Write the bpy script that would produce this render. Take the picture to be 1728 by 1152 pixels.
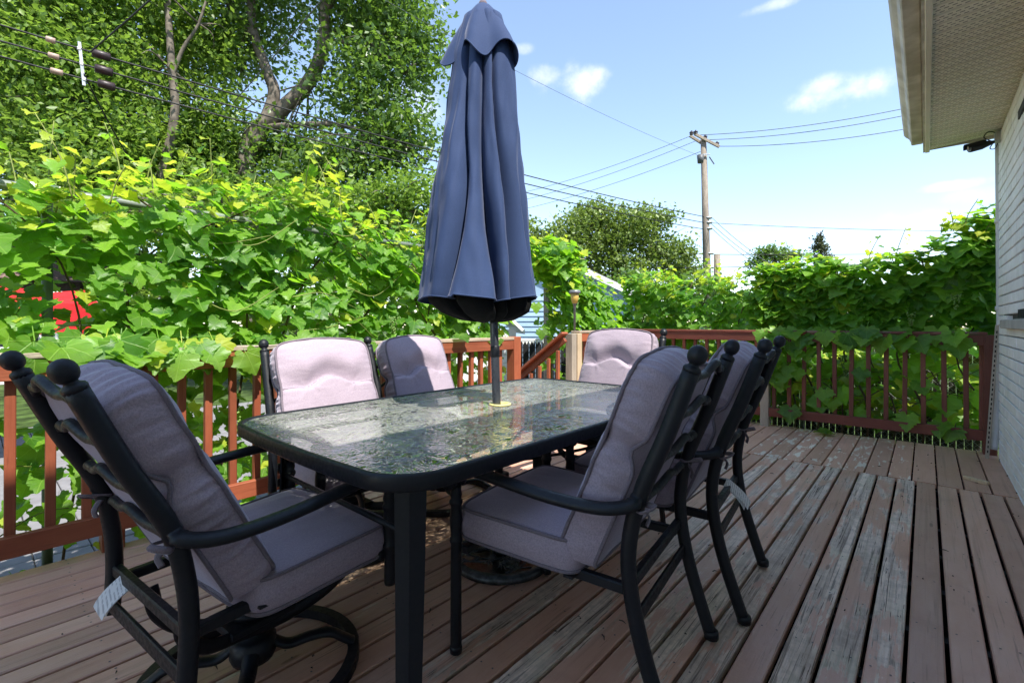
import bpy, bmesh, math, random
import numpy as np
from mathutils import Vector, Matrix, Euler
R_ = math.radians
random.seed(7)
rng = np.random.default_rng(7)
scene = bpy.context.scene
col = scene.collection
for o in list(bpy.data.objects):
    bpy.data.objects.remove(o)

# ------------------------------------------------------------------ camera
# x: towards the house, y: along the deck boards, z: up; deck surface is z = 0
FPX, CX, YH, CAMH = 799.0, 864.0, 545.0, 1.10
YAW = math.atan(698 / FPX)
cam_d = bpy.data.cameras.new('camera')
cam = bpy.data.objects.new('camera', cam_d)
col.objects.link(cam)
cam.location = (0, 0, CAMH)
cam.rotation_euler = (R_(90), 0, YAW)
cam_d.sensor_width = 36
cam_d.lens = FPX / 1728 * 36
cam_d.shift_y = -(576 - YH) / 1728
cam_d.clip_start = 0.02
cam_d.clip_end = 600
scene.camera = cam

# ------------------------------------------------------------------ light
SUN_TO = Vector((0.615, -0.165, 1.0)).normalized()
SUN_EL = math.asin(SUN_TO.z)
SUN_AZ = math.atan2(SUN_TO.x, SUN_TO.y)
world = bpy.data.worlds.new('World')
scene.world = world
world.use_nodes = True
sun_d = bpy.data.lights.new('sun', 'SUN')
sun_d.energy = 4.0
sun_d.angle = R_(0.53)
sun_d.color = (1.0, 0.955, 0.88)
sun = bpy.data.objects.new('sun', sun_d)
col.objects.link(sun)
sun.rotation_euler = (-SUN_TO).to_track_quat('-Z', 'Y').to_euler()
sun.location = (8, -2, 14)
scene.view_settings.view_transform = 'Standard'
scene.view_settings.look = 'None'
scene.view_settings.gamma = 1.0
scene.view_settings.exposure = 1.38
scene.render.engine = 'CYCLES'
scene.cycles.use_denoising = True
scene.cycles.max_bounces = 12
scene.cycles.diffuse_bounces = 7
scene.cycles.transparent_max_bounces = 16


def pix_dir(px, py=YH):
    k = (px - CX) / FPX
    F = Vector((-math.sin(YAW), math.cos(YAW), 0)); Rr = Vector((math.cos(YAW), math.sin(YAW), 0))
    return F + Rr * k + Vector((0, 0, (YH - py) / FPX))


def at(px, py, t):
    return Vector((0, 0, CAMH)) + pix_dir(px, py) * t


def project(p):
    F = Vector((-math.sin(YAW), math.cos(YAW))); Rr = Vector((math.cos(YAW), math.sin(YAW)))
    D = p[0] * F.x + p[1] * F.y
    L = p[0] * Rr.x + p[1] * Rr.y
    return CX + FPX * L / max(D, 1e-3), YH + (CAMH - p[2]) * FPX / max(D, 1e-3), D


# ------------------------------------------------------------------ sky with a few fair weather clouds
def build_world():
    nt = world.node_tree
    nt.nodes.clear()
    N, L = nt.nodes, nt.links
    out = N.new('ShaderNodeOutputWorld')
    bg = N.new('ShaderNodeBackground')
    bg.inputs['Strength'].default_value = 0.15
    sky = N.new('ShaderNodeTexSky')
    sky.sky_type = 'NISHITA'
    sky.sun_disc = False
    sky.sun_elevation = SUN_EL
    sky.sun_rotation = SUN_AZ
    sky.air_density = 0.9
    sky.dust_density = 0.1
    sky.ozone_density = 1.2
    sky.altitude = 100
    tc = N.new('ShaderNodeTexCoord')
    noise = N.new('ShaderNodeTexNoise')
    noise.inputs['Scale'].default_value = 16
    noise.inputs['Detail'].default_value = 9
    noise.inputs['Roughness'].default_value = 0.58
    L.new(tc.outputs['Generated'], noise.inputs['Vector'])
    prev = None
    # (pixel x, pixel y, horizontal radius px, vertical radius px, strength)
    clouds = [(975, 140, 62, 36, 1.0), (925, 128, 40, 20, .7), (1425, 158, 85, 26, 1.0), (1395, 148, 40, 20, .9),
              (1618, 311, 48, 9, .9), (1545, 378, 60, 26, .95), (1480, 402, 70, 14, .5), (880, 82, 22, 10, .5),
              (1640, 330, 40, 16, .35), (1330, 2, 60, 9, .6), (1560, 430, 140, 22, .5), (700, 180, 70, 50, .5)]
    for (px, py, rx, ry, st) in clouds:
        d = pix_dir(px, py).normalized()
        rgt = Vector((d.y, -d.x, 0)).normalized()
        up = rgt.cross(d)
        sc = FPX * (1 + ((px - CX) / FPX) ** 2 + ((py - YH) / FPX) ** 2)
        def dot(v, s):
            n = N.new('ShaderNodeVectorMath'); n.operation = 'DOT_PRODUCT'
            L.new(tc.outputs['Generated'], n.inputs[0]); n.inputs[1].default_value = tuple(v * s)
            return n.outputs['Value']
        u = dot(rgt, 799 * 1.25 / rx); v = dot(up, 799 * 1.25 / ry)
        def m(op, a, b=None):
            n = N.new('ShaderNodeMath'); n.operation = op
            for i, q in enumerate((a, b)):
                if q is None: continue
                if isinstance(q, (int, float)): n.inputs[i].default_value = q
                else: L.new(q, n.inputs[i])
            return n.outputs[0]
        v0 = m('SUBTRACT', v, up.dot(d) * 799 * 1.25 / ry)
        r2 = m('ADD', m('MULTIPLY', u, u), m('MULTIPLY', v0, v0))
        base = m('SUBTRACT', 1.0, r2)
        nz = m('MULTIPLY', m('SUBTRACT', noise.outputs['Fac'], 0.5), 4.2)
        front = m('GREATER_THAN', dot(d, 1), 0.5)
        w = m('ADD', m('MULTIPLY', base, 0.9), nz)
        mr = N.new('ShaderNodeMapRange'); mr.interpolation_type = 'SMOOTHSTEP'
        mr.inputs['From Min'].default_value = -0.25; mr.inputs['From Max'].default_value = 2.3
        mr.inputs['To Max'].default_value = st
        L.new(w, mr.inputs['Value'])
        edge = N.new('ShaderNodeMapRange'); edge.interpolation_type = 'SMOOTHSTEP'
        edge.inputs['From Min'].default_value = 2.2; edge.inputs['From Max'].default_value = 0.3
        L.new(r2, edge.inputs['Value'])
        val = m('MULTIPLY', m('MULTIPLY', mr.outputs[0], edge.outputs[0]), front)
        prev = val if prev is None else m('MAXIMUM', prev, val)
    mix = N.new('ShaderNodeMixRGB')
    mix.inputs['Color2'].default_value = (3.9, 3.95, 4.05, 1)
    L.new(prev, mix.inputs['Fac'])
    gm = N.new('ShaderNodeGamma'); gm.inputs['Gamma'].default_value = 0.85
    L.new(sky.outputs['Color'], gm.inputs['Color'])
    mul = N.new('ShaderNodeMixRGB'); mul.blend_type = 'MULTIPLY'; mul.inputs['Fac'].default_value = 1
    mul.inputs['Color2'].default_value = (1.14, 1.12, 1.1, 1)
    L.new(gm.outputs[0], mul.inputs['Color1'])
    L.new(mul.outputs[0], mix.inputs['Color1'])
    L.new(mix.outputs[0], bg.inputs['Color'])
    L.new(bg.outputs[0], out.inputs['Surface'])


build_world()


# ------------------------------------------------------------------ node material helper
class NM:
    def __init__(s, name, rough=0.6, spec=0.3, metal=0.0):
        s.m = bpy.data.materials.new(name); s.m.use_nodes = True
        s.nt = s.m.node_tree; s.N = s.nt.nodes; s.L = s.nt.links
        s.b = s.N['Principled BSDF']
        s.b.inputs['Roughness'].default_value = rough
        s.b.inputs['Specular IOR Level'].default_value = spec
        s.b.inputs['Metallic'].default_value = metal
        s.out = s.N['Material Output']

    def pos(s):
        return s.N.new('ShaderNodeNewGeometry').outputs['Position']

    def obj(s):
        return s.N.new('ShaderNodeTexCoord').outputs['Object']

    def mapv(s, v, scale=(1, 1, 1), loc=(0, 0, 0)):
        n = s.N.new('ShaderNodeMapping')
        n.inputs['Scale'].default_value = scale
        n.inputs['Location'].default_value = loc
        s.L.new(v, n.inputs['Vector'])
        return n.outputs[0]

    def noise(s, v, scale=5, detail=4, rough=0.55, dist=0.0):
        n = s.N.new('ShaderNodeTexNoise')
        n.inputs['Scale'].default_value = scale; n.inputs['Detail'].default_value = detail
        n.inputs['Roughness'].default_value = rough; n.inputs['Distortion'].default_value = dist
        s.L.new(v, n.inputs['Vector'])
        return n.outputs['Fac']

    def rand(s):
        return s.N.new('ShaderNodeObjectInfo').outputs['Random']

    def attr(s, name):
        n = s.N.new('ShaderNodeAttribute'); n.attribute_type = 'OBJECT'; n.attribute_name = name
        return n.outputs['Fac']

    def math(s, op, a, b=None, c=None, clamp=False):
        n = s.N.new('ShaderNodeMath'); n.operation = op; n.use_clamp = clamp
        for i, q in enumerate((a, b, c)):
            if q is None: continue
            if isinstance(q, (int, float)): n.inputs[i].default_value = q
            else: s.L.new(q, n.inputs[i])
        return n.outputs[0]

    def vadd(s, v, w):
        n = s.N.new('ShaderNodeVectorMath'); n.operation = 'ADD'
        s.L.new(v, n.inputs[0]); s.L.new(w, n.inputs[1])
        return n.outputs[0]

    def comb(s, x, y, z):
        n = s.N.new('ShaderNodeCombineXYZ')
        for i, q in enumerate((x, y, z)):
            if isinstance(q, (int, float)): n.inputs[i].default_value = q
            else: s.L.new(q, n.inputs[i])
        return n.outputs[0]

    def sep(s, v):
        n = s.N.new('ShaderNodeSeparateXYZ'); s.L.new(v, n.inputs[0]); return n.outputs

    def ramp(s, f, stops, interp='LINEAR'):
        n = s.N.new('ShaderNodeValToRGB'); cr = n.color_ramp; cr.interpolation = interp
        while len(cr.elements) < len(stops): cr.elements.new(0.5)
        for e, (p, c) in zip(cr.elements, stops):
            e.position = p; e.color = (*c, 1) if len(c) == 3 else c
        s.L.new(f, n.inputs['Fac'])
        return n.outputs['Color']

    def mrange(s, f, a, b, c=0, d=1, smooth=True):
        n = s.N.new('ShaderNodeMapRange'); n.interpolation_type = 'SMOOTHSTEP' if smooth else 'LINEAR'
        for k, q in (('From Min', a), ('From Max', b), ('To Min', c), ('To Max', d)):
            if isinstance(q, (int, float)): n.inputs[k].default_value = q
            else: s.L.new(q, n.inputs[k])
        s.L.new(f, n.inputs['Value'])
        return n.outputs[0]

    def mix(s, f, a, b, blend='MIX'):
        n = s.N.new('ShaderNodeMixRGB'); n.blend_type = blend
        for i, q in enumerate((f, a, b)):
            if isinstance(q, (int, float)): n.inputs[i].default_value = q
            elif isinstance(q, (tuple, list)): n.inputs[i].default_value = (*q, 1) if len(q) == 3 else q
            else: s.L.new(q, n.inputs[i])
        return n.outputs[0]

    def bump(s, h, strength=0.3, dist=0.01, normal=None):
        n = s.N.new('ShaderNodeBump'); n.inputs['Strength'].default_value = strength
        n.inputs['Distance'].default_value = dist
        s.L.new(h, n.inputs['Height'])
        if normal is not None: s.L.new(normal, n.inputs['Normal'])
        return n.outputs[0]

    def set(s, color=None, rough=None, normal=None):
        for k, q in (('Base Color', color), ('Roughness', rough), ('Normal', normal)):
            if q is None: continue
            if isinstance(q, (tuple, list)): s.b.inputs[k].default_value = (*q, 1)
            elif isinstance(q, (int, float)): s.b.inputs[k].default_value = q
            else: s.L.new(q, s.b.inputs[k])
        return s


M = {}


def wood_mat(name, paint, paint2, bare, bare2, rough=0.55, axis='y', patch=0.5, flake=(0.42, 0.42, 0.38), world_coords=True):
    """painted / stained wood that peels to bare weathered wood; grain runs along `axis`; the object property peel (0..1) sets how far"""
    n = NM(name, rough, 0.3)
    p = n.pos() if world_coords else n.obj()
    off = n.comb(n.math('MULTIPLY', n.rand(), 37.0), n.math('MULTIPLY', n.rand(), 91.0), n.math('MULTIPLY', n.rand(), 13.0))
    p = n.vadd(p, off)
    lo, hi = {'y': ((95, 2.0, 95), (9, 2.2, 9)), 'x': ((2.2, 70, 70), (2.2, 9, 9)), 'z': ((70, 70, 2.2), (9, 9, 2.2))}[axis]
    grain = n.noise(n.mapv(p, lo), 1.0, 6, 0.65, 0.6)
    streak = n.noise(n.mapv(p, tuple(q * 0.45 for q in lo)), 1.0, 4, 0.6, 0.3)
    blot = n.noise(n.mapv(p, hi), 1.0, 7, 0.62, 0.4)
    fine = n.noise(p, 60, 5, 0.7)
    peel = n.attr('peel')
    thr = n.math('SUBTRACT', 0.86, n.math('MULTIPLY', peel, 0.52))
    wear_v = n.math('ADD', n.math('MULTIPLY', blot, 0.78), n.math('MULTIPLY', grain, 0.24))
    wear = n.mrange(wear_v, thr, n.math('ADD', thr, 0.035))
    pc = n.mix(n.mrange(blot, 0.3, 0.7), paint, paint2)
    pc = n.mix(n.math('MULTIPLY', n.mrange(streak, 0.52, 0.75), 0.45), pc, tuple(q * 0.55 for q in paint))
    bc = n.mix(n.mrange(streak, 0.35, 0.65), bare, bare2)
    crack = n.mrange(grain, 0.475, 0.385)
    bc = n.mix(n.math('MULTIPLY', crack, 0.66), bc, tuple(q * .10 for q in bare))
    mot = n.mrange(n.noise(p, 22, 5, 0.7), 0.42, 0.62)
    bc = n.mix(n.math('MULTIPLY', mot, 0.30), bc, tuple(q * .45 for q in bare2))
    moss = n.mrange(n.noise(p, 2.1, 3, 0.6), 0.52, 0.68)
    bc = n.mix(n.math('MULTIPLY', moss, 0.35), bc, (bare[0] * .80, bare[1] * .94, bare[2] * .80))
    c = n.mix(wear, pc, bc)
    # older pale paint showing in flakes
    fl = n.noise(n.mapv(p, hi), 2.6, 6, 0.6, 0.5)
    fthr = n.math('SUBTRACT', 0.80, n.math('MULTIPLY', n.attr('flake'), 0.30))
    flm = n.mrange(fl, fthr, n.math('ADD', fthr, 0.02))
    c = n.mix(n.math('MULTIPLY', flm, 0.85), c, flake)
    # hairline cracks through the paint
    hair = n.mrange(n.noise(n.mapv(p, tuple(q * 1.1 for q in lo)), 1.0, 4, 0.65, 1.4), 0.40, 0.34)
    c = n.mix(n.math('MULTIPLY', n.math('MULTIPLY', hair, n.math('ADD', n.math('ADD', 0.22, n.math('MULTIPLY', peel, .7)), wear)), 0.75, None, True), c, tuple(q * .14 for q in paint))
    # knots
    vo = n.N.new('ShaderNodeTexVoronoi'); vo.inputs['Scale'].default_value = 1.0
    n.L.new(n.mapv(p, tuple(min(q, 11) * .55 + (3.2 if q > 10 else 1.0) for q in lo)), vo.inputs['Vector'])
    kn = n.mrange(vo.outputs['Distance'], 0.085, 0.05)
    c = n.mix(n.math('MULTIPLY', kn, 0.6), c, tuple(q * .25 for q in paint))
    dirt = n.mrange(n.noise(p, 3.2, 5, 0.6), 0.5, 0.75)
    c = n.mix(n.math('MULTIPLY', dirt, 0.28), c, tuple(q * .42 for q in paint))
    tint = n.math('ADD', 0.82, n.math('MULTIPLY', n.rand(), 0.36))
    c = n.mix(1.0, c, n.comb(tint, tint, tint), 'MULTIPLY')
    h = n.math('ADD', n.math('MULTIPLY', grain, n.math('ADD', 0.35, n.math('MULTIPLY', wear, 0.9))), n.math('MULTIPLY', n.math('SUBTRACT', 1.0, n.math('MAXIMUM', wear, n.math('MULTIPLY', flm, .6))), 0.5))
    h = n.math('ADD', h, n.math('MULTIPLY', fine, 0.14))
    r = n.mrange(n.math('ADD', wear, n.math('MULTIPLY', fine, .4)), 0.0, 1.2, rough - 0.14, rough + 0.25)
    n.set(c, r, n.bump(h, 0.8, 0.007))
    M[name] = n.m


def plain_mat(name, c, rough=0.5, spec=0.4, metal=0.0, var=0.15, scale=8, bump=0.1, bscale=120, c2=None):
    n = NM(name, rough, spec, metal)
    p = n.pos()
    f = n.noise(p, scale, 5, 0.6)
    dark = c2 or tuple(q * (1 - var * 2) for q in c)
    cc = n.mix(n.mrange(f, 0.3, 0.72), dark, c)
    rr = n.mrange(n.noise(p, scale * 4, 4), 0.3, 0.7, max(0.05, rough - 0.1), min(1, rough + 0.12))
    n.set(cc, rr, n.bump(n.noise(p, bscale, 3), bump, 0.002))
    M[name] = n.m
    return n


wood_mat('deck_near', (0.54, 0.305, 0.215), (0.60, 0.375, 0.285), (0.76, 0.61, 0.49), (0.50, 0.395, 0.315), 0.42, flake=(0.70, 0.60, 0.49))
wood_mat('deck_far', (0.56, 0.315, 0.22), (0.62, 0.375, 0.27), (0.72, 0.58, 0.45), (0.52, 0.41, 0.32), 0.5, flake=(0.84, 0.77, 0.66))
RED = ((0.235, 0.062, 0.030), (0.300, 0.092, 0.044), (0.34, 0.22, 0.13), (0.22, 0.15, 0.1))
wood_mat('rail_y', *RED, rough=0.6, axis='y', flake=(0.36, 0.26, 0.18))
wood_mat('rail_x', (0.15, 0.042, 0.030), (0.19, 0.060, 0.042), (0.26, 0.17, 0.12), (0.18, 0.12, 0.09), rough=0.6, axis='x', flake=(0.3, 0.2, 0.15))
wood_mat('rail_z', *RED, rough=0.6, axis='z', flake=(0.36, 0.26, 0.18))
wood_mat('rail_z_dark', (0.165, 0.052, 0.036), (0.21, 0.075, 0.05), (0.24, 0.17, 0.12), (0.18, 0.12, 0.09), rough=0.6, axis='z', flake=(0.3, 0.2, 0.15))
wood_mat('grey_wood', (0.30, 0.26, 0.21), (0.40, 0.35, 0.28), (0.42, 0.38, 0.32), (0.2, 0.17, 0.14), rough=0.75, axis='z')
wood_mat('cap_wood', (0.30, 0.23, 0.17), (0.42, 0.33, 0.25), (0.48, 0.41, 0.33), (0.2, 0.16, 0.13), rough=0.75, axis='y')
wood_mat('fresh_wood', (0.52, 0.40, 0.25), (0.58, 0.46, 0.31), (0.5, 0.4, 0.28), (0.4, 0.3, 0.18), rough=0.65, axis='z')
wood_mat('pole_wood', (0.20, 0.165, 0.13), (0.30, 0.25, 0.2), (0.33, 0.29, 0.24), (0.16, 0.13, 0.1), rough=0.85, axis='z')

n = plain_mat('black_metal', (0.006, 0.0078, 0.0115), 0.46, 0.36, 0.0, 0.12, 20, 0.18, 420)
plain_mat('pewter', (0.11, 0.12, 0.125), 0.38, 0.5, 0.7, 0.35, 30, 0.25, 200)
plain_mat('pole_metal', (0.075, 0.082, 0.098), 0.32, 0.5, 0.5, 0.1, 8, 0.03, 300)
plain_mat('soffit', (0.78, 0.735, 0.63), 0.45, 0.4, 0, 0.07, 3, 0.05, 90)
plain_mat('gutter', (0.66, 0.625, 0.55), 0.5, 0.4, 0, 0.22, 6, 0.15, 60, (0.40, 0.36, 0.30))
plain_mat('brick_white', (0.88, 0.88, 0.87), 0.7, 0.25, 0, 0.07, 5, 0.5, 150)
plain_mat('mortar', (0.15, 0.145, 0.14), 0.9, 0.1, 0, 0.15, 12, 0.4, 150)
plain_mat('concrete', (0.46, 0.45, 0.42), 0.8, 0.2, 0, 0.12, 7, 0.4, 90)
plain_mat('pipe_white', (0.55, 0.56, 0.57), 0.4, 0.4, 0, 0.08, 8, 0.03, 90)
plain_mat('cable', (0.022, 0.022, 0.024), 0.6, 0.3)
plain_mat('wire_grey', (0.10, 0.105, 0.115), 0.5, 0.4)
plain_mat('galvanised', (0.48, 0.49, 0.50), 0.42, 0.5, 0.6, 0.12, 15, 0.05, 100)
plain_mat('pipe_grey', (0.20, 0.23, 0.205), 0.45, 0.4)
plain_mat('insulator', (0.035, 0.03, 0.045), 0.3, 0.5)
plain_mat('sleeve', (0.030, 0.016, 0.018), 0.45, 0.4)
plain_mat('sleeve_pink', (0.42, 0.30, 0.24), 0.5, 0.4)
plain_mat('bark', (0.20, 0.17, 0.14), 0.9, 0.15, 0, 0.3, 6, 1.0, 28)
plain_mat('vine_bark', (0.14, 0.105, 0.065), 0.85, 0.15, 0, 0.25, 20, 0.8, 80)
plain_mat('green_stem', (0.22, 0.26, 0.06), 0.55, 0.3, 0, 0.2, 20, 0.2, 80)
plain_mat('soil', (0.065, 0.06, 0.04), 0.95, 0.1, 0, 0.3, 4, 0.7, 30)
plain_mat('slab', (0.21, 0.205, 0.21), 0.85, 0.2, 0, 0.12, 5, 0.4, 60)
plain_mat('slat_brown', (0.085, 0.07, 0.066), 0.6, 0.3, 0, 0.2, 8)
plain_mat('blue_siding', (0.30, 0.42, 0.54), 0.55, 0.35, 0, 0.05, 4, 0.05)
plain_mat('white_paint', (0.74, 0.74, 0.72), 0.55, 0.35, 0, 0.06, 4, 0.05)
plain_mat('black_wood', (0.016, 0.016, 0.018), 0.6, 0.3, 0, 0.2, 10)
plain_mat('roof_shingle', (0.20, 0.135, 0.115), 0.9, 0.15, 0, 0.25, 12, 0.6, 40)
plain_mat('roof_grey', (0.16, 0.16, 0.165), 0.9, 0.15, 0, 0.25, 12, 0.6, 40)
plain_mat('red_fabric', (0.60, 0.018, 0.022), 0.6, 0.3, 0, 0.1, 6, 0.2, 200)
plain_mat('dark_void', (0.01, 0.01, 0.01), 0.9, 0.1)
plain_mat('lamp_grey', (0.20, 0.205, 0.215), 0.4, 0.5, 0.3)
plain_mat('lamp_glass', (0.62, 0.42, 0.10), 0.35, 0.4, 0, 0.1, 9)
plain_mat('yellow_ring', (0.62, 0.56, 0.22), 0.5, 0.4, 0, 0.1, 30)
plain_mat('grape', (0.13, 0.24, 0.035), 0.35, 0.5, 0, 0.15, 40)
plain_mat('grass', (0.075, 0.12, 0.03), 0.9, 0.1, 0, 0.4, 3, 0.8, 40)
plain_mat('gravel_dark', (0.10, 0.085, 0.07), 0.9, 0.1, 0, 0.3, 20)


def fabric_mat(name, c, c2, weave=900, rough=0.85, sheen=0.25, bump=0.35, creases=0.22):
    n = NM(name, rough, 0.18)
    p = n.obj()
    u = n.noise(n.mapv(p, (weave * .25, weave, weave)), 1.0, 2, 0.5)
    v = n.noise(n.mapv(p, (weave, weave * .25, weave * .25)), 1.0, 2, 0.5)
    wv = n.math('ADD', n.math('MULTIPLY', u, 0.5), n.math('MULTIPLY', v, 0.5))
    big = n.noise(p, 5, 4, 0.6)
    cc = n.mix(n.mrange(wv, 0.34, 0.66), c2, c)
    cc = n.mix(n.math('MULTIPLY', n.mrange(big, 0.45, 0.75), 0.18), cc, tuple(q * .6 for q in c))
    crease = n.noise(n.mapv(p, (7, 7, 20)), 1.0, 3, 0.6, 0.8)
    nb = n.bump(crease, creases, 0.012)
    n.set(cc, None, n.bump(wv, bump, 0.0012, nb))
    n.b.inputs['Sheen Weight'].default_value = sheen
    n.b.inputs['Sheen Roughness'].default_value = 0.35
    n.b.inputs['Sheen Tint'].default_value = (0.8, 0.82, 1.0, 1)
    M[name] = n.m


fabric_mat('cushion', (0.395, 0.325, 0.372), (0.268, 0.218, 0.268), 700, 0.8, 0.55, 0.5)
fabric_mat('piping', (0.20, 0.165, 0.19), (0.13, 0.108, 0.128), 700)
fabric_mat('navy', (0.034, 0.057, 0.132), (0.024, 0.041, 0.098), 1200, 0.8, 0.2, 0.12, 0.05)
fabric_mat('strap', (0.20, 0.17, 0.19), (0.14, 0.12, 0.14))


def tag_mat():
    n = NM('tag_paper', 0.7, 0.2)
    p = n.sep(n.obj())
    line = n.mrange(n.math('FRACT', n.math('MULTIPLY', p[1], 150.0)), 0.55, 0.62)
    dash = n.mrange(n.noise(n.mapv(n.obj(), (260, 30, 30)), 1.0, 2), 0.44, 0.48)
    f = n.math('MULTIPLY', n.math('MULTIPLY', line, dash), 0.6)
    n.set(n.mix(f, (0.72, 0.74, 0.76), (0.25, 0.26, 0.3)))
    M['tag_paper'] = n.m


tag_mat()


def leaf_mat(name, c_a, c_b, c_vein, trans_c, trans=0.42, uvveins=True, rough=0.42, spec=0.45):
    n = NM(name, rough, spec)
    rnd = n.N.new('ShaderNodeNewGeometry').outputs['Random Per Island']
    r = n.math('FRACT', n.math('ADD', n.math('MULTIPLY', n.rand(), 7.3), n.math('MULTIPLY', rnd, 3.7)))
    c = n.mix(r, c_a, c_b)
    p = n.pos()
    c = n.mix(n.math('MULTIPLY', n.mrange(n.noise(p, 35, 4), 0.4, 0.7), 0.25), c, tuple(q * .65 for q in c_a))
    tcol = n.mix(r, trans_c, tuple(min(1, q * 1.35) for q in trans_c))
    if uvveins:
        uv = n.N.new('ShaderNodeUVMap').outputs[0]
        s = n.sep(uv)
        ang = n.math('ARCTAN2', s[0], s[1])
        rr = n.math('SQRT', n.math('ADD', n.math('MULTIPLY', s[0], s[0]), n.math('MULTIPLY', s[1], s[1])))
        k = n.math('ABSOLUTE', n.math('SUBTRACT', n.math('FRACT', n.math('ADD', n.math('MULTIPLY', ang, 1 / 0.72), 0.5)), 0.5))
        dist = n.math('MULTIPLY', k, rr)
        vein = n.mrange(dist, 0.028, 0.008)
        # side veins
        sv = n.math('ABSOLUTE', n.math('SUBTRACT', n.math('FRACT', n.math('MULTIPLY', n.math('ADD', rr, n.math('MULTIPLY', k, -0.9)), 7.0)), 0.5))
        svm = n.math('MULTIPLY', n.mrange(sv, 0.10, 0.03), 0.4)
        vv = n.math('MAXIMUM', vein, svm)
        c = n.mix(n.math('MULTIPLY', vv, 0.55), c, c_vein)
        n.set(normal=n.bump(n.math('SUBTRACT', 1.0, vv), 0.45, 0.006))
    n.set(c)
    tr = n.N.new('ShaderNodeBsdfTranslucent')
    n.L.new(tcol, tr.inputs['Color'])
    mx = n.N.new('ShaderNodeMixShader'); mx.inputs[0].default_value = trans
    n.L.new(n.b.outputs[0], mx.inputs[1]); n.L.new(tr.outputs[0], mx.inputs[2])
    n.L.new(mx.outputs[0], n.out.inputs['Surface'])
    M[name] = n.m


leaf_mat('vine_leaf', (0.030, 0.115, 0.011), (0.175, 0.340, 0.024), (0.26, 0.43, 0.08), (0.34, 0.68, 0.030), 0.42)
leaf_mat('vine_leaf_young_or_lit', (0.21, 0.36, 0.022), (0.44, 0.46, 0.035), (0.42, 0.48, 0.12), (0.58, 0.72, 0.05), 0.46)
leaf_mat('tree_leaf', (0.042, 0.092, 0.020), (0.115, 0.195, 0.038), None, (0.20, 0.35, 0.04), 0.36, False, 0.4, 0.5)
leaf_mat('tree_leaf_olive', (0.095, 0.145, 0.032), (0.180, 0.245, 0.052), None, (0.26, 0.38, 0.05), 0.28, False, 0.45, 0.4)
leaf_mat('tree_leaf_light', (0.058, 0.130, 0.020), (0.20, 0.29, 0.045), None, (0.26, 0.42, 0.05), 0.4, False, 0.45, 0.4)
leaf_mat('conifer_leaf', (0.05, 0.068, 0.028), (0.10, 0.115, 0.05), None, (0.08, 0.1, 0.03), 0.2, False, 0.6, 0.3)


def glass_mat():
    n = NM('table_glass', 0.04, 0.5)
    n.N.remove(n.b)
    p = n.pos()
    warp = n.N.new('ShaderNodeVectorMath'); warp.operation = 'MULTIPLY_ADD'
    wn = n.N.new('ShaderNodeTexNoise'); wn.inputs['Scale'].default_value = 6; wn.inputs['Detail'].default_value = 2
    n.L.new(p, wn.inputs['Vector'])
    n.L.new(wn.outputs['Color'], warp.inputs[0]); warp.inputs[1].default_value = (0.22, 0.22, 0.22); n.L.new(p, warp.inputs[2])
    def strokes(sc, th):
        q = n.noise(n.mapv(warp.outputs[0], sc), 1.0, 1.5, 0.45, 1.2)
        return n.math('MAXIMUM', n.math('SUBTRACT', 1.0, n.math('MULTIPLY', n.math('ABSOLUTE', n.math('SUBTRACT', q, 0.5)), th)), 0.0)
    s1 = strokes((11, 30, 8), 11.0); s2 = strokes((30, 10, 8), 11.0); s3 = strokes((19, 17, 8), 16.0)
    hl = n.math('MAXIMUM', n.math('MAXIMUM', s1, s2), s3)
    soft = n.noise(n.mapv(warp.outputs[0], (14, 14, 8)), 1.0, 2, 0.5, 1.0)
    h = n.math('ADD', hl, n.math('MULTIPLY', soft, 0.9))
    nrm = n.bump(h, 0.34, 0.010)
    gl = n.N.new('ShaderNodeBsdfGlossy'); gl.inputs['Roughness'].default_value = 0.05
    gl.inputs['Color'].default_value = (0.95, 1.0, 0.97, 1)
    n.L.new(nrm, gl.inputs['Normal'])
    tp = n.N.new('ShaderNodeBsdfTransparent')
    tp.inputs['Color'].default_value = (0.66, 0.78, 0.68, 1)
    df = n.N.new('ShaderNodeBsdfDiffuse'); df.inputs['Color'].default_value = (0.46, 0.47, 0.42, 1)
    n.L.new(nrm, df.inputs['Normal'])
    m0 = n.N.new('ShaderNodeMixShader')
    n.L.new(n.mrange(hl, 0.1, 1.0, 0.05, 0.55), m0.inputs[0])
    n.L.new(tp.outputs[0], m0.inputs[1]); n.L.new(df.outputs[0], m0.inputs[2])
    fr = n.N.new('ShaderNodeFresnel'); fr.inputs['IOR'].default_value = 2.7
    n.L.new(nrm, fr.inputs['Normal'])
    m1 = n.N.new('ShaderNodeMixShader')
    n.L.new(fr.outputs[0], m1.inputs[0]); n.L.new(m0.outputs[0], m1.inputs[1]); n.L.new(gl.outputs[0], m1.inputs[2])
    n.L.new(m1.outputs[0], n.out.inputs['Surface'])
    M['table_glass'] = n.m


glass_mat()


def window_mat():
    n = NM('window_glass', 0.05, 0.6); n.set((0.03, 0.035, 0.04)); M['window_glass'] = n.m


window_mat()


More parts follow.
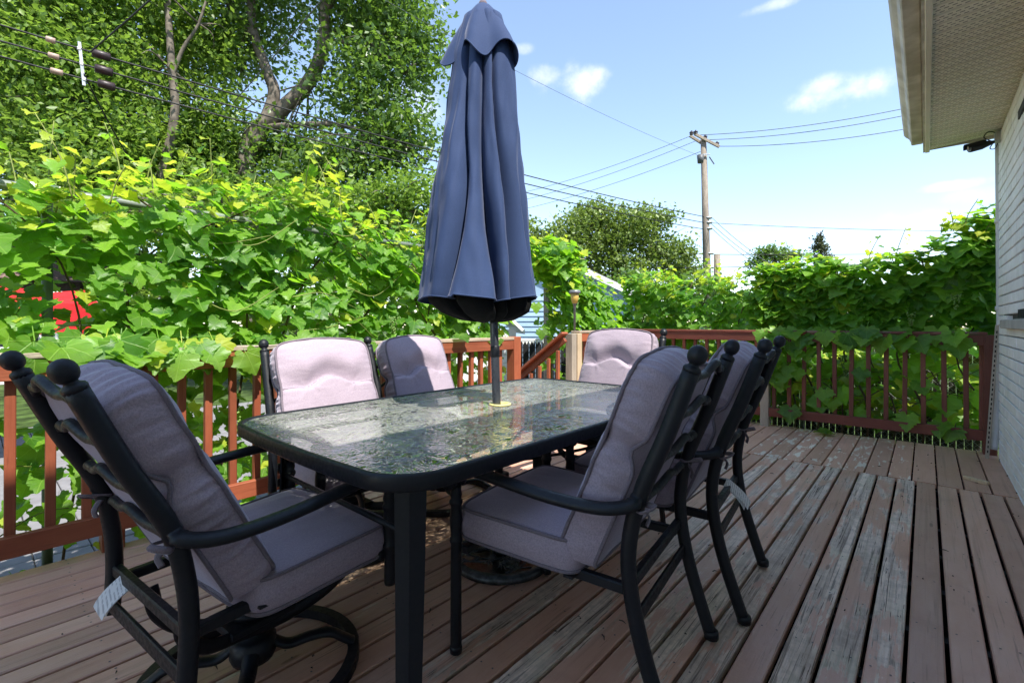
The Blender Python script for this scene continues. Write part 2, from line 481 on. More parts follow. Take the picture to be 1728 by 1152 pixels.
def soffit_mat():
    """vented soffit: rows of short slots pressed through each panel"""
    n = NM('soffit_vented', 0.45, 0.4)
    s = n.sep(n.pos())
    row = n.math('FRACT', n.math('MULTIPLY', s[1], 1 / 0.0246))
    rown = n.math('FLOOR', n.math('MULTIPLY', s[1], 1 / 0.0246))
    colx = n.math('FRACT', n.math('ADD', n.math('MULTIPLY', s[0], 1 / 0.030), n.math('MULTIPLY', rown, 0.5)))
    a = n.math('LESS_THAN', n.math('ABSOLUTE', n.math('SUBTRACT', row, 0.5)), 0.13)
    b = n.math('LESS_THAN', n.math('ABSOLUTE', n.math('SUBTRACT', colx, 0.5)), 0.30)
    slot = n.math('MULTIPLY', a, b)
    base = n.mix(n.mrange(n.noise(n.pos(), 3, 4), .3, .7), (0.72, 0.675, 0.57), (0.80, 0.755, 0.65))
    n.set(n.mix(slot, base, (0.06, 0.055, 0.05)), None, n.bump(n.math('SUBTRACT', 1.0, slot), 0.4, 0.003))
    M['soffit_vented'] = n.m


soffit_mat()


# ------------------------------------------------------------------ mesh helpers
class MB:
    def __init__(s):
        s.v = []; s.f = []; s.sm = []

    def add(s, vs, fs, smooth=False):
        k = len(s.v)
        s.v += [tuple(q) for q in vs]
        s.f += [tuple(i + k for i in f) for f in fs]
        s.sm += [smooth] * len(fs)
        return s

    def box(s, c, size, rot=None, ch=0.0):
        x, y, z = (q / 2 for q in size)
        if ch <= 0:
            vs = [Vector((a * x, b * y, d * z)) for a in (-1, 1) for b in (-1, 1) for d in (-1, 1)]
            fs = [(0, 1, 3, 2), (4, 6, 7, 5), (0, 4, 5, 1), (2, 3, 7, 6), (0, 2, 6, 4), (1, 5, 7, 3)]
        else:
            bm = bmesh.new()
            bmesh.ops.create_cube(bm, size=1.0)
            bmesh.ops.scale(bm, vec=size, verts=bm.verts)
            bmesh.ops.bevel(bm, geom=list(bm.edges), offset=ch, segments=1, affect='EDGES')
            bm.verts.index_update()
            vs = [v.co.copy() for v in bm.verts]; fs = [[v.index for v in f.verts] for f in bm.faces]
            bm.free()
        if rot is not None:
            vs = [rot @ v for v in vs]
        c = Vector(c)
        return s.add([v + c for v in vs], fs)

    def bar(s, a, b, w, h, up=(0, 0, 1), ch=0.0):
        a = Vector(a); b = Vector(b); d = b - a
        y = d.normalized(); x = y.cross(Vector(up)); 
        if x.length < 1e-4: x = y.cross(Vector((1, 0, 0)))
        x.normalize(); z = x.cross(y)
        rot = Matrix((x, y, z)).transposed()
        return s.box((a + b) / 2, (w, d.length, h), rot, ch)

    def tube(s, pts, r, seg=10, closed=False, flat=1.0, up=None, caps=True):
        """sweep; r is a number or a list; flat squashes the section along its second axis"""
        pts = [Vector(p) for p in pts]; n = len(pts)
        rs = r if isinstance(r, (list, tuple)) else [r] * n
        vs = []
        prevx = None
        for i, p in enumerate(pts):
            if closed: t = pts[(i + 1) % n] - pts[i - 1]
            else: t = pts[min(i + 1, n - 1)] - pts[max(i - 1, 0)]
            t.normalize()
            if up is not None:
                x = t.cross(Vector(up))
                if x.length < 1e-4: x = prevx or t.orthogonal()
            else:
                x = t.orthogonal() if prevx is None else prevx - t * prevx.dot(t)
            x.normalize(); prevx = x.copy()
            y = t.cross(x)
            for k in range(seg):
                a = 2 * math.pi * k / seg
                vs.append(p + x * math.cos(a) * rs[i] + y * math.sin(a) * rs[i] * flat)
        fs = []
        m = n if closed else n - 1
        for i in range(m):
            j = (i + 1) % n
            for k in range(seg):
                l = (k + 1) % seg
                fs.append((i * seg + k, i * seg + l, j * seg + l, j * seg + k))
        if caps and not closed:
            fs.append(tuple(reversed(range(seg)))); fs.append(tuple((n - 1) * seg + k for k in range(seg)))
        return s.add(vs, fs, True)

    def lathe(s, prof, c=(0, 0, 0), seg=16, rot=None):
        """prof: list of (radius, z)"""
        vs = []
        for (r, z) in prof:
            for k in range(seg):
                a = 2 * math.pi * k / seg
                v = Vector((r * math.cos(a), r * math.sin(a), z))
                if rot is not None: v = rot @ v
                vs.append(v + Vector(c))
        fs = []
        n = len(prof)
        for i in range(n - 1):
            for k in range(seg):
                l = (k + 1) % seg
                fs.append((i * seg + k, i * seg + l, (i + 1) * seg + l, (i + 1) * seg + k))
        fs.append(tuple(reversed(range(seg)))); fs.append(tuple((n - 1) * seg + k for k in range(seg)))
        return s.add(vs, fs, True)

    def ball(s, c, r, seg=14, rings=9, sz=1.0):
        prof = [(max(1e-4, r * math.sin(math.pi * i / rings)), -r * sz * math.cos(math.pi * i / rings)) for i in range(rings + 1)]
        return s.lathe(prof, c, seg)

    def grid(s, fn, nu, nv, smooth=True, wrap_u=False):
        vs = [fn(i / (nu if wrap_u else nu - 1), j / (nv - 1)) for j in range(nv) for i in range(nu)]
        fs = []
        for j in range(nv - 1):
            for i in range(nu if wrap_u else nu - 1):
                k = (i + 1) % nu
                fs.append((j * nu + i, j * nu + k, (j + 1) * nu + k, (j + 1) * nu + i))
        return s.add(vs, fs, smooth)

    def mesh(s, name):
        me = bpy.data.meshes.new(name)
        me.from_pydata(s.v, [], s.f)
        me.polygons.foreach_set('use_smooth', s.sm)
        me.update()
        return me

    def build(s, name, mat, parent=None, smooth_angle=None):
        me = s.mesh(name)
        me.materials.append(M[mat] if isinstance(mat, str) else mat)
        return link(name, me, parent)


def link(name, me, parent=None):
    o = bpy.data.objects.new(name, me)
    col.objects.link(o)
    if parent is not None: o.parent = parent
    return o


def tag(o, label=None, cat=None, group=None, kind=None):
    if label: o['label'] = label
    if cat: o['category'] = cat
    if group: o['group'] = group
    if kind: o['kind'] = kind
    return o


def empty(name, loc=(0, 0, 0), rz=0, parent=None):
    o = bpy.data.objects.new(name, None)
    o.empty_display_size = 0.1
    col.objects.link(o)
    o.location = loc; o.rotation_euler = (0, 0, rz)
    if parent is not None: o.parent = parent
    return o


def spline(pts, n=8):
    """Catmull-Rom through the points"""
    P = [Vector(p) for p in pts]
    P = [P[0] * 2 - P[1]] + P + [P[-1] * 2 - P[-2]]
    out = []
    for i in range(1, len(P) - 2):
        for k in range(n):
            t = k / n
            a, b, c, d = P[i - 1:i + 3]
            out.append(0.5 * ((2 * b) + (c - a) * t + (2 * a - 5 * b + 4 * c - d) * t * t + (3 * b - a - 3 * c + d) * t ** 3))
    out.append(P[-2])
    return out


def chamfer_unit():
    """unit board 1 x 1 x 1 with eased long edges (along y), centred"""
    return None


def board_mesh(name, w, h, ln, ch=0.004):
    m = MB()
    x, z, y = w / 2, h / 2, ln / 2
    prof = [(-x + ch, z), (x - ch, z), (x, z - ch), (x, -z), (-x, -z), (-x, z - ch)]
    vs = [(a, -y, b) for a, b in prof] + [(a, y, b) for a, b in prof]
    k = len(prof)
    fs = [(i, i + k, (i + 1) % k + k, (i + 1) % k) for i in range(k)] + [tuple(range(k)), tuple(reversed(range(k, 2 * k)))]
    m.add(vs, fs)
    return m.mesh(name)


# ================================================================== SETTING
G = -0.62           # ground level beside the raised deck
m = MB(); m.add([(-150, -60, G), (150, -60, G), (150, 240, G), (-150, 240, G)], [(0, 1, 2, 3)])
tag(m.build('ground', 'grass'), kind='structure')
m = MB(); m.box((-1.2, 1.5, G + 0.01), (3.6, 8.6, 0.02))
tag(m.build('soil_under_deck', 'soil'), kind='structure')

# ------------------------------------------------------------------ the deck: every board a piece of its own
deck = tag(empty('deck'), kind='structure')
GAP = 0.0135
PITCH = 0.1065
me_near = board_mesh('deck_board', PITCH - GAP, 0.030, 1.0); me_near.materials.append(M['deck_near'])
x0 = -0.052 - 27 * PITCH - PITCH / 2 + PITCH
k = 0
xs = []
x = -0.052 + PITCH / 2
while x > -2.99: x -= PITCH
x += PITCH
while x < 0.45:
    xs.append(x); x += PITCH
PEEL = {}
for x in xs:
    if x < -2.0: pl = random.uniform(0.02, 0.3)
    elif x < -1.2: pl = random.uniform(0.25, 0.5)
    elif x < -0.06: pl = random.choice((0.48, 0.58, 0.66, 0.70, 0.80, 0.52))
    else: pl = random.uniform(0.05, 0.32)
    y1 = 4.325 + random.choice((-0.004, 0.0, 0.003, 0.0))
    if x > 0.38: y1 = 4.32
    y0 = -2.6
    o = link('board', me_near, deck)
    o.location = (x + random.uniform(-.0012, .0012), (y0 + y1) / 2, -0.015 + random.uniform(-.0016, .0012))
    o.scale = (1, y1 - y0, 1)
    o.rotation_euler = (0, random.uniform(-.006, .006), random.uniform(-.0003, .0003))
    o['peel'] = pl; o['flake'] = random.choice((0.1, 0.25, 0.3, 0.45)) if -1.3 < x < -0.06 else random.uniform(0, .2)
FP = 0.134
me_far = board_mesh('deck_board_wide', FP - 0.009, 0.030, 1.0); me_far.materials.append(M['deck_far'])
x = 0.059 - FP / 2 + 3 * FP
xf = []
while x > -3.0:
    xf.append(x); x -= FP
for x in xf:
    o = link('board', me_far, deck)
    y0, y1 = 4.332 + random.uniform(0, .004), 5.72 + random.uniform(-.012, .012)
    o.location = (x + random.uniform(-.001, .001), (y0 + y1) / 2, -0.014 + random.uniform(-.0016, .0016))
    o.scale = (1, y1 - y0, 1)
    o.rotation_euler = (random.uniform(-.0012, .0012), random.uniform(-.008, .008), 0)
    o['peel'] = random.uniform(0.02, 0.22)
    o['flake'] = random.uniform(0.62, 0.9) if -1.2 < x < -0.02 else (0.35 if x < .1 else 0.08)
m = MB()
for y in np.arange(-2.5, 5.7, 0.4): m.box((-1.27, y, -0.1), (3.36, 0.04, 0.13))
j = m.build('joist', 'black_wood', deck); j['kind'] = 'stuff'
m = MB(); m.box((-2.985, 1.55, -0.115), (0.03, 8.3, 0.16)); m.build('fascia', 'rail_y', deck)
m = MB(); m.box((-1.27, 5.735, -0.115), (3.40, 0.03, 0.16)); m.build('fascia', 'rail_x', deck)
# nail heads and blown-in bits
m = MB()
for x in xs:
    for y in np.arange(-.1, 4.4, 0.4):
        for s_ in (-.026, .026):
            c = (x + s_ + random.uniform(-.004, .004), y + random.uniform(-.012, .012), .0012)
            m.add([(c[0] + .0036 * math.cos(k * 1.05), c[1] + .0036 * math.sin(k * 1.05), c[2]) for k in range(6)], [(0, 1, 2, 3, 4, 5)])
for x in xf:
    for y in (4.37, 4.75, 5.15, 5.6):
        for s_ in (-.035, .035):
            m.add([(x + s_ + .0036 * math.cos(k * 1.05), y + .0036 * math.sin(k * 1.05), .003) for k in range(6)], [(0, 1, 2, 3, 4, 5)])
m.build('nail_head', 'wire_grey', deck)['kind'] = 'stuff'
m = MB()
dr = random.Random(5)
for i in range(150):
    x, y = dr.uniform(-2.7, .4), dr.uniform(.2, 5.5)
    a = dr.uniform(0, 6.28); ln = dr.choice((.006, .008, .012, .03, .02))
    d_ = Vector((math.cos(a), math.sin(a), 0))
    m.tube([Vector((x, y, .005)), Vector((x, y, .007)) + d_ * ln * .5 + Vector((-d_.y, d_.x, 0)) * ln * .1, Vector((x, y, .005)) + d_ * ln], [.0018, .0024, .001], 5)
tag(m.build('deck_debris', 'gravel_dark'), 'tiny twigs and crumbs scattered over the deck boards', 'debris', kind='stuff')
# dry leaf litter in the slot along the wall
m = MB()
for i in range(160):
    c = Vector((random.uniform(.44, .466), random.uniform(2.8, 5.5), random.uniform(-.012, .004)))
    q = Euler((random.uniform(-.6, .6), random.uniform(-.6, .6), random.uniform(0, 6))).to_matrix()
    s_ = random.uniform(.008, .02)
    m.add([c + q @ Vector(v) * s_ for v in ((-1, 0, 0), (0, -.5, .1), (1, 0, 0), (0, .5, .1))], [(0, 1, 2, 3)])
tag(m.build('leaf_litter', 'gravel_dark'), 'dry leaf litter caught in the slot between deck and brick wall', 'litter', kind='stuff')

# ------------------------------------------------------------------ railings
RX = -2.95


def rail_run(name, label, a, b, inward, posts, bal_ts, mats, ztop, z_bot, cap=True, cap_split=None, peel=(.1, .35)):
    """a, b: ends of the run (2D); inward: unit 2D vector to the deck side; bal_ts: metres along the run"""
    r = tag(empty(name, (a[0], a[1], 0)), label, 'railing', 'wooden railings round the deck')
    A = Vector((0, 0, 0)); B = Vector((b[0] - a[0], b[1] - a[1], 0)); d = B.normalized(); Ln = B.length
    I = Vector((inward[0], inward[1], 0))
    mr, mz, mc = mats
    def part(nm, mb, mat, pl):
        o = mb.build(nm, mat, r); o['peel'] = pl; o['flake'] = random.uniform(0, .35); return o
    part('top_rail', MB().bar(A + I * .022 + Vector((0, 0, ztop - .047)), B + I * .022 + Vector((0, 0, ztop - .047)), .037, .088, ch=.003), mr, peel[0])
    part('bottom_rail', MB().bar(A + I * .022 + Vector((0, 0, z_bot + .045)), B + I * .022 + Vector((0, 0, z_bot + .045)), .037, .09, ch=.003), mr, peel[1])
    if cap:
        cuts = [0] + (cap_split or [Ln * .5]) + [Ln]
        for i in range(len(cuts) - 1):
            p, q = A + d * (cuts[i] + .001), A + d * (cuts[i + 1] - .001)
            dz = random.uniform(-.002, .003)
            part('cap_board', MB().bar(p - I * .012 + Vector((0, 0, ztop + .012 + dz)), q - I * .012 + Vector((0, 0, ztop + .012 + dz)), .118, .026, ch=.004), mc, random.uniform(.3, .8))
    me_b = MB().box((0, 0, (ztop - .006 + z_bot) / 2), (.036, .036, ztop - .006 - z_bot), ch=.003).mesh('baluster')
    me_b.materials.append(M[mz])
    for t in bal_ts:
        o = link('baluster', me_b, r)
        o.location = A + d * t - I * .0165 + Vector((0, 0, random.uniform(-.004, .004)))
        o.rotation_euler = (random.uniform(-.008, .008), random.uniform(-.008, .008), random.uniform(-.05, .05))
        o['peel'] = random.uniform(peel[0], peel[1]); o['flake'] = random.uniform(0, .3)
    for (t, w, zt, zb, mt, off) in posts:
        o = MB().box((0, 0, (zt + zb) / 2), (w, w, zt - zb), ch=.004).build('post', mt, r)
        o.location = A + d * t - I * off
        o['peel'] = random.uniform(.2, .5); o['flake'] = .2
    return r


bl = [t for t in np.arange(-2.30, 3.30, 0.1245)]
rail_run('deck_railing', 'sunlit red-brown wooden railing along the left side behind the near chairs', (RX, -2.5), (RX, 3.36), (1, 0),
         [(0.06, .088, .95, -.6, 'rail_z', .065), (2.96, .088, .95, -.6, 'rail_z', .065), (5.905, .098, .972, -.6, 'rail_z', -.0)],
         [b + 2.5 + .046 for b in bl if abs(b + .046 + 2.5 - 2.96) > .02], ('rail_y', 'rail_z', 'cap_wood'), .945, .105, cap_split=[1.3, 2.62, 3.3, 4.5])
rail_run('deck_railing', 'short railing with a pale new post between the stair and the deck corner', (RX, 4.47), (RX, 5.60), (1, 0),
         [(-.10, .088, .985, -.6, 'grey_wood', .0), (-.005, .088, .985, -.2, 'fresh_wood', -.01)],
         [.2 + .125 * i for i in range(8)], ('rail_y', 'rail_z', 'cap_wood'), .985, .11, peel=(.1, .3))
farX = [-1.218, -1.074, -0.946, -0.811, -0.677, -0.547, -0.409, -0.28, -0.147, -0.012, 0.126, 0.265, 0.359]
farX = [-2.72 + .1335 * i for i in range(11)] + farX
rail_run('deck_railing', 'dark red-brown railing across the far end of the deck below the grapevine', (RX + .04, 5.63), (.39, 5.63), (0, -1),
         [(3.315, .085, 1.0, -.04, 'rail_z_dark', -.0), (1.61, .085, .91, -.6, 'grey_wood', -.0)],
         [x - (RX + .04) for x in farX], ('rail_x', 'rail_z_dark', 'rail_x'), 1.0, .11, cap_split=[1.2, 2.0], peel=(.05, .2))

# ------------------------------------------------------------------ stair leading down from the deck
st = tag(empty('deck_stair', (RX, 3.85, 0)), 'wooden stair going down between the two railing ends', 'stair')
for i in range(3):
    o = MB().box((-.14 - .27 * i - .03, 0, -.155 * (i + 1)), (.27, .80, .035), ch=.004).build('tread', 'deck_far', st); o['peel'] = .4; o['flake'] = .3
o = MB().bar((-.02, .42, .935), (-.99, .42, .225), .038, .09, ch=.003).build('handrail', 'rail_y', st); o['peel'] = .3
o = MB().bar((-.0, .40, .995), (-1.0, .40, .262), .11, .026, ch=.003).build('handrail_cap', 'rail_y', st); o['peel'] = .25; o['flake'] = .2
for i in range(7):
    x = -.075 - .125 * i
    zt = .955 + x * .732 - .10
    o = MB().box((x, .375, zt - .36), (.034, .034, .72), ch=.003).build('baluster', 'rail_z', st); o['peel'] = .35; o['flake'] = .4
o = MB().box((-1.0, .42, -.15), (.088, .088, .98), ch=.004).build('post', 'rail_z', st); o['peel'] = .3
for s_ in (-1, 1):
    o = MB().bar((.0, s_ * .41, -.14), (-.95, s_ * .41, -.62), .04, .22).build('stringer', 'rail_y', st); o['peel'] = .2

# ------------------------------------------------------------------ neighbour's side: paved patio, fence
pat = tag(empty('patio', (-3.2, -2, 0)), kind='structure')
me_s = MB().box((0, 0, 0), (.60, .30, .05), ch=.006).mesh('paving_slab'); me_s.materials.append(M['slab'])
cnt = 0
for ix in range(12):
    for iy in range(22):
        cnt += 1
        o = link('slab', me_s, pat)
        o.location = (-.62 - ix * .607, .3 + iy * .307 , G + .03 + random.uniform(-.004, .004))
        o.rotation_euler = (random.uniform(-.006, .006), random.uniform(-.006, .006), random.uniform(-.004, .004))

fz = tag(empty('chain_link_fence', (-3.2, 6.80, G)), 'grey chain-link fence with brown privacy slats behind the far railing', 'fence')
m = MB()
for x in np.arange(0, 6.2, .062): m.box((x, 0.012, .74), (.055, .004, 1.40))
m.build('slat', 'slat_brown', fz)['kind'] = 'stuff'
m = MB()
for i in range(-30, 105):
    for sgn in (1, -1):
        xa = i * .06; za = .05
        a = Vector((xa, 0, za)); b = Vector((xa + sgn * 1.36, 0, 1.41))
        for q in (a, b): pass
        # clip to the fence length
        t0, t1 = 0.0, 1.0
        dx = b.x - a.x
        if dx > 0: t0 = max(t0, (0 - a.x) / dx); t1 = min(t1, (6.2 - a.x) / dx)
        else: t0 = max(t0, (6.2 - a.x) / dx); t1 = min(t1, (0 - a.x) / dx)
        if t1 - t0 < .03: continue
        m.tube([a.lerp(b, t0) + Vector((0, -.002 * sgn - .004, 0)), a.lerp(b, t1) + Vector((0, -.002 * sgn - .004, 0))], .0022, 4, caps=False)
m.build('wire_mesh', 'galvanised', fz)['kind'] = 'stuff'
for x in (0, 2.05, 4.1, 6.2):
    MB().tube([(x, -.02, 0), (x, -.02, 1.50)], .026, 10).build('post', 'galvanised', fz)
MB().tube([(0, -.02, 1.44), (6.2, -.02, 1.44)], .019, 8).build('top_rail', 'galvanised', fz)

# ------------------------------------------------------------------ the house on the right
WX, WY1 = 0.468, 5.49
hs = tag(empty('house', (WX, 0, 0)), 'white brick house wall with vented eave along the right side of the deck', 'house')
wall = MB().box((.21, (WY1 - 6) / 2 - .012, 1.0), (.40, WY1 + 6, 3.30)).build('wall', 'mortar', hs)
CH, BL = 0.0765, 0.252
me_b = MB().box((0, 0, 0), (.035, BL - .009, CH - .010), ch=.003).mesh('brick'); me_b.materials.append(M['brick_white'])
me_h = MB().box((0, 0, 0), (.035, BL / 2 - .009, CH - .010), ch=.003).mesh('brick_half'); me_h.materials.append(M['brick_white'])
nb = 0
WIN = (2.85, 4.08, 1.14, 2.42)
for c in range(-1, 34):
    z = CH * c + CH / 2 + .012
    if z > 2.60: break
    y = WY1 - (0 if c % 2 == 0 else BL / 2)
    if c % 2 == 1:
        o = link('brick', me_h, wall); o.location = (-.005 + random.uniform(-.0015, .0015), WY1 - BL / 4, z); nb += 1
    while y > 3.25 and nb < 298:
        yc = y - BL / 2
        if not (WIN[0] - .1 < yc < WIN[1] and WIN[2] < z < WIN[3]) and not (1.055 < z < 1.13 and yc < 5.0):
            o = link('brick', me_b, wall)
            o.location = (-.005 + random.uniform(-.0015, .0015), yc, z + random.uniform(-.0006, .0006)); nb += 1
        y -= BL
m = MB()
for c in range(-1, 34):
    z = CH * c + CH / 2 + .012
    if z > 2.60: break
    y = 3.2 - (0 if c % 2 == 0 else BL / 2)
    while y > -5.5:
        m.box((-.005, y - BL / 2, z), (.035, BL - .009, CH - .010)); y -= BL
m.build('brickwork', 'brick_white', wall)['kind'] = 'stuff'
MB().box((-.022, 4.08, 1.093), (.075, 1.75, .062), ch=.005).build('sill', 'concrete', hs)
w = MB().box((-.003, (WIN[0] + WIN[1]) / 2, (WIN[2] + WIN[3]) / 2), (.02, WIN[1] - WIN[0] - .1, WIN[3] - WIN[2] - .04)).build('window', 'window_glass', hs)
m = MB()
for (y, z, sy, sz) in ((WIN[0], (WIN[2] + WIN[3]) / 2, .05, 1.26), (WIN[1] - .03, (WIN[2] + WIN[3]) / 2, .05, 1.26), (3.73, WIN[3] - .02, 1.2, .05), (3.73, WIN[2] + .02, 1.2, .05), (3.73, 1.78, .04, 1.2)):
    m.box((-.012, y, z), (.04, sy, sz))
m.box((.0, WIN[1] + .045, (WIN[2] + WIN[3]) / 2), (.034, .17, 1.30))
m.build('frame', 'black_wood', w)
# eave: panels, channels, fascia, gutter
SZ0, SZ1 = 2.632, 2.597      # soffit height at the wall and at its outer edge
sof = MB().box((-.23, (WY1 - 6) / 2, 2.66), (.44, WY1 + 6, .02)).build('soffit', 'soffit', hs)
ang = math.atan2(SZ0 - SZ1, .45)
y = WY1 - .012
npan = 0
m = MB()
sw = .0985
# each panel: a flat vented face with a V groove at its edge
prof = [(-sw / 2, .016), (-sw / 2 + .004, 0), (sw / 2 - .016, 0), (sw / 2 - .013, .016), (sw / 2, .016)]
vs = []; fs = []
for i, (a, b) in enumerate(prof):
    vs += [(-.228, a, b), (.228, a, b)]
for i in range(len(prof) - 1): fs.append((2 * i, 2 * i + 1, 2 * i + 3, 2 * i + 2))
me_p = MB().add(vs, fs).mesh('soffit_panel'); me_p.materials.append(M['soffit_vented'])
while y > -4.5:
    o = link('soffit_panel', me_p, sof)
    o.location = (-.232, y - sw / 2, (SZ0 + SZ1) / 2 + random.uniform(-.001, .001)); o.rotation_euler = (0, -ang, 0)
    y -= sw; npan += 1
MB().box((-.006, (WY1 - 6) / 2, 2.612), (.022, WY1 + 6, .03), ch=.003).build('wall_channel', 'soffit', hs)
MB().box((-.456, (WY1 - 6) / 2 + .004, 2.594), (.030, WY1 + 6, .022), ch=.003).build('edge_channel', 'soffit', hs)
MB().box((-.478, (WY1 - 6) / 2 + .006, 2.675), (.014, WY1 + 6, .17)).build('fascia', 'gutter', hs)
MB().box((-.23, WY1 + .012, 2.69), (.49, .014, .17)).build('end_board', 'gutter', hs)
# ogee gutter profile swept along y
gp = [(-.486, 2.76), (-.486, 2.645), (-.492, 2.640), (-.555, 2.640), (-.563, 2.648), (-.566, 2.672), (-.578, 2.700), (-.600, 2.722), (-.612, 2.740), (-.614, 2.762), (-.600, 2.766), (-.600, 2.756), (-.606, 2.740),
      (-.592, 2.727), (-.571, 2.703), (-.559, 2.674), (-.556, 2.652), (-.494, 2.646), (-.491, 2.76)]
ya, yb = -6.0, WY1 - .10
vs = [(a, ya, b) for a, b in gp] + [(a, yb, b) for a, b in gp]
k = len(gp)
fs = [(i, (i + 1) % k, (i + 1) % k + k, i + k) for i in range(k)]
gt = MB().add(vs, fs).build('gutter', 'gutter', hs)
MB().add([(a, yb, b) for a, b in gp[:11]], [tuple(range(11))]).build('gutter_end_cap', 'gutter', hs)
roof = MB()
roof.add([(-.60, -6.3, 2.775), (-.60, WY1 + .03, 2.775), (5.5, WY1 + .03, 4.70), (5.5, -6.3, 4.70),
          (-.60, -6.3, 2.76), (-.60, WY1 + .03, 2.76), (5.5, WY1 + .03, 4.62), (5.5, -6.3, 4.62)],
         [(0, 3, 2, 1), (4, 5, 6, 7), (0, 1, 5, 4), (1, 2, 6, 5), (2, 3, 7, 6), (3, 0, 4, 7)]).build('roof', 'roof_shingle', hs)
MB().add([(.41, WY1 - .03, 2.6), (5.5, WY1 - .03, 2.6), (5.5, WY1 - .03, 4.6), (0, WY1 - .03, 2.75), (.41, WY1 - .03, -.6), (5.5, WY1 - .03, -.6)], [(3, 0, 1, 2), (0, 4, 5, 1)]).build('gable', 'white_paint', hs)

# unseen block added above the camera to cast the left deck's shadow
UY, UW = 0.0, 1.7
MB().box((.55, UY - UW / 2, 3.85), (1.9, UW - .1, 2.2)).build('shade_block', 'brick_white', hs)
MB().add([(-.60, UY - UW, 5.02), (-.60, UY, 5.02), (1.6, UY, 5.5), (1.6, UY - UW, 5.5), (-.60, UY - UW, 4.92), (-.60, UY, 4.92), (1.6, UY, 4.92), (1.6, UY - UW, 4.92)],
         [(0, 3, 2, 1), (4, 5, 6, 7), (0, 1, 5, 4), (1, 2, 6, 5), (2, 3, 7, 6), (3, 0, 4, 7)]).build('shade_block_top', 'roof_shingle', hs)

# conduit, strip, camera
cd = spline([(.448, 5.515, 2.60), (.452, 5.515, 2.0), (.456, 5.51, 1.1), (.452, 5.505, .65), (.436, 5.49, .35), (.418, 5.47, .075)], 8)
o = MB().tube(cd, .023, 12).build('downpipe', 'pipe_white')
tag(o, 'pale grey pipe running down the corner of the white brick wall', 'pipe')
me_c = MB().lathe([(.027, -.018), (.030, -.016), (.030, .016), (.027, .018)], (0, 0, 0), 12).mesh('pipe_collar'); me_c.materials.append(M['pipe_white'])
for z, xx in ((1.93, .4525), (.93, .455), (1.22, .4555)):
    c = link('collar', me_c, o); c.location = (xx, 5.512, z)
o = empty('slotted_strip', (.376, 5.44, 0))
tag(o, 'thin slotted strip leaning in the corner beside the pale pipe', 'strip')
top = Vector((.060, .02, 1.085))
MB().bar((0, 0, 0), top, .024, .010, up=(0, 1, 0)).build('strip', 'grey_wood', o)
me_sl = MB().box((0, -.0060, 0), (.007, .004, .020)).mesh('slot'); me_sl.materials.append(M['dark_void'])
for i in range(26):
    s_ = link('slot', me_sl, o); s_.location = top * ((i + 1.5) / 28); s_.rotation_euler = (0, math.atan2(top.x, top.z), 0)
ca = tag(empty('security_camera', (.44, 5.38, 2.56)), 'black bullet security camera under the eave at the wall corner', 'camera')
MB().box((.0, .0, .02), (.055, .08, .085), ch=.012).build('mount_box', 'galvanised', ca)
ax = Vector((-.88, -.40, -.22)).normalized()
q = ax.to_track_quat('Z', 'Y').to_matrix()
b0 = Vector((-.03, -.02, -.02))
bd = MB().lathe([(.012, 0), (.020, .03), (.030, .07), (.034, .085), (.034, .155), (.031, .165), (.024, .166), (.022, .158)], b0, 16, q).build('body', 'black_metal', ca)
MB().lathe([(.030, .159), (.030, .1645), (.020, .1646), (.018, .160)], b0, 16, q).build('lens_ring', 'galvanised', bd)
MB().lathe([(.018, .158), (.016, .1605), (.004, .161)], b0, 16, q).build('lens', 'insulator', bd)
MB().add([b0 + q @ Vector((x, y_, z)) for (x, y_, z) in ((-.037, .0, .06), (-.037, .0, .185), (-.026, .030, .185), (-.026, .030, .06), (.0, .041, .06), (.0, .041, .19), (.026, .030, .06), (.026, .030, .185), (.037, 0, .06), (.037, 0, .185))],
         [(0, 1, 2, 3), (3, 2, 5, 4), (4, 5, 7, 6), (6, 7, 9, 8)]).build('hood', 'black_metal', bd)
MB().tube(spline([(-.0, -.01, .04), (-.06, -.05, .06), (-.09, -.06, .02), (-.05, -.03, -.01)], 6), .004, 6).build('lead', 'cable', ca)
MB().tube(spline([(-.03, -.02, -.02), (-.05, .02, -.055), (-.02, .03, -.06), (0, .03, 0)], 6), .0035, 6).build('lead', 'cable', ca)

# small things on the far boards
o = MB().bar((.205, 4.625, .012), (.322, 4.55, .012), .028, .024, ch=.003).build('wood_offcut', 'fresh_wood')
o['peel'] = .2; o['flake'] = .1
tag(o, 'small pale wood offcut lying on the deck boards near the wall', 'wood block')

# ================================================================== FURNITURE
from mathutils import noise as mnoise


def xf(mb, mat):
    mb.v = [tuple(mat @ Vector(v)) for v in mb.v]
    return mb


def squircle(s, t, n):
    mx = max(abs(s), abs(t))
    if mx < 1e-6: return 0.0, 0.0, 0.0
    f = mx / (abs(s) ** n + abs(t) ** n) ** (1 / n)
    return s * f, t * f, mx


def perim(q, n):
    """point of the unit square's border at q in 0..1, pushed to the rounded outline"""
    q = (q % 1.0) * 4
    i = int(q); t = (q - i) * 2 - 1
    s, u = ((t, -1), (1, t), (-t, 1), (-1, -t))[i]
    x, y, _ = squircle(s, u, n)
    return x, y


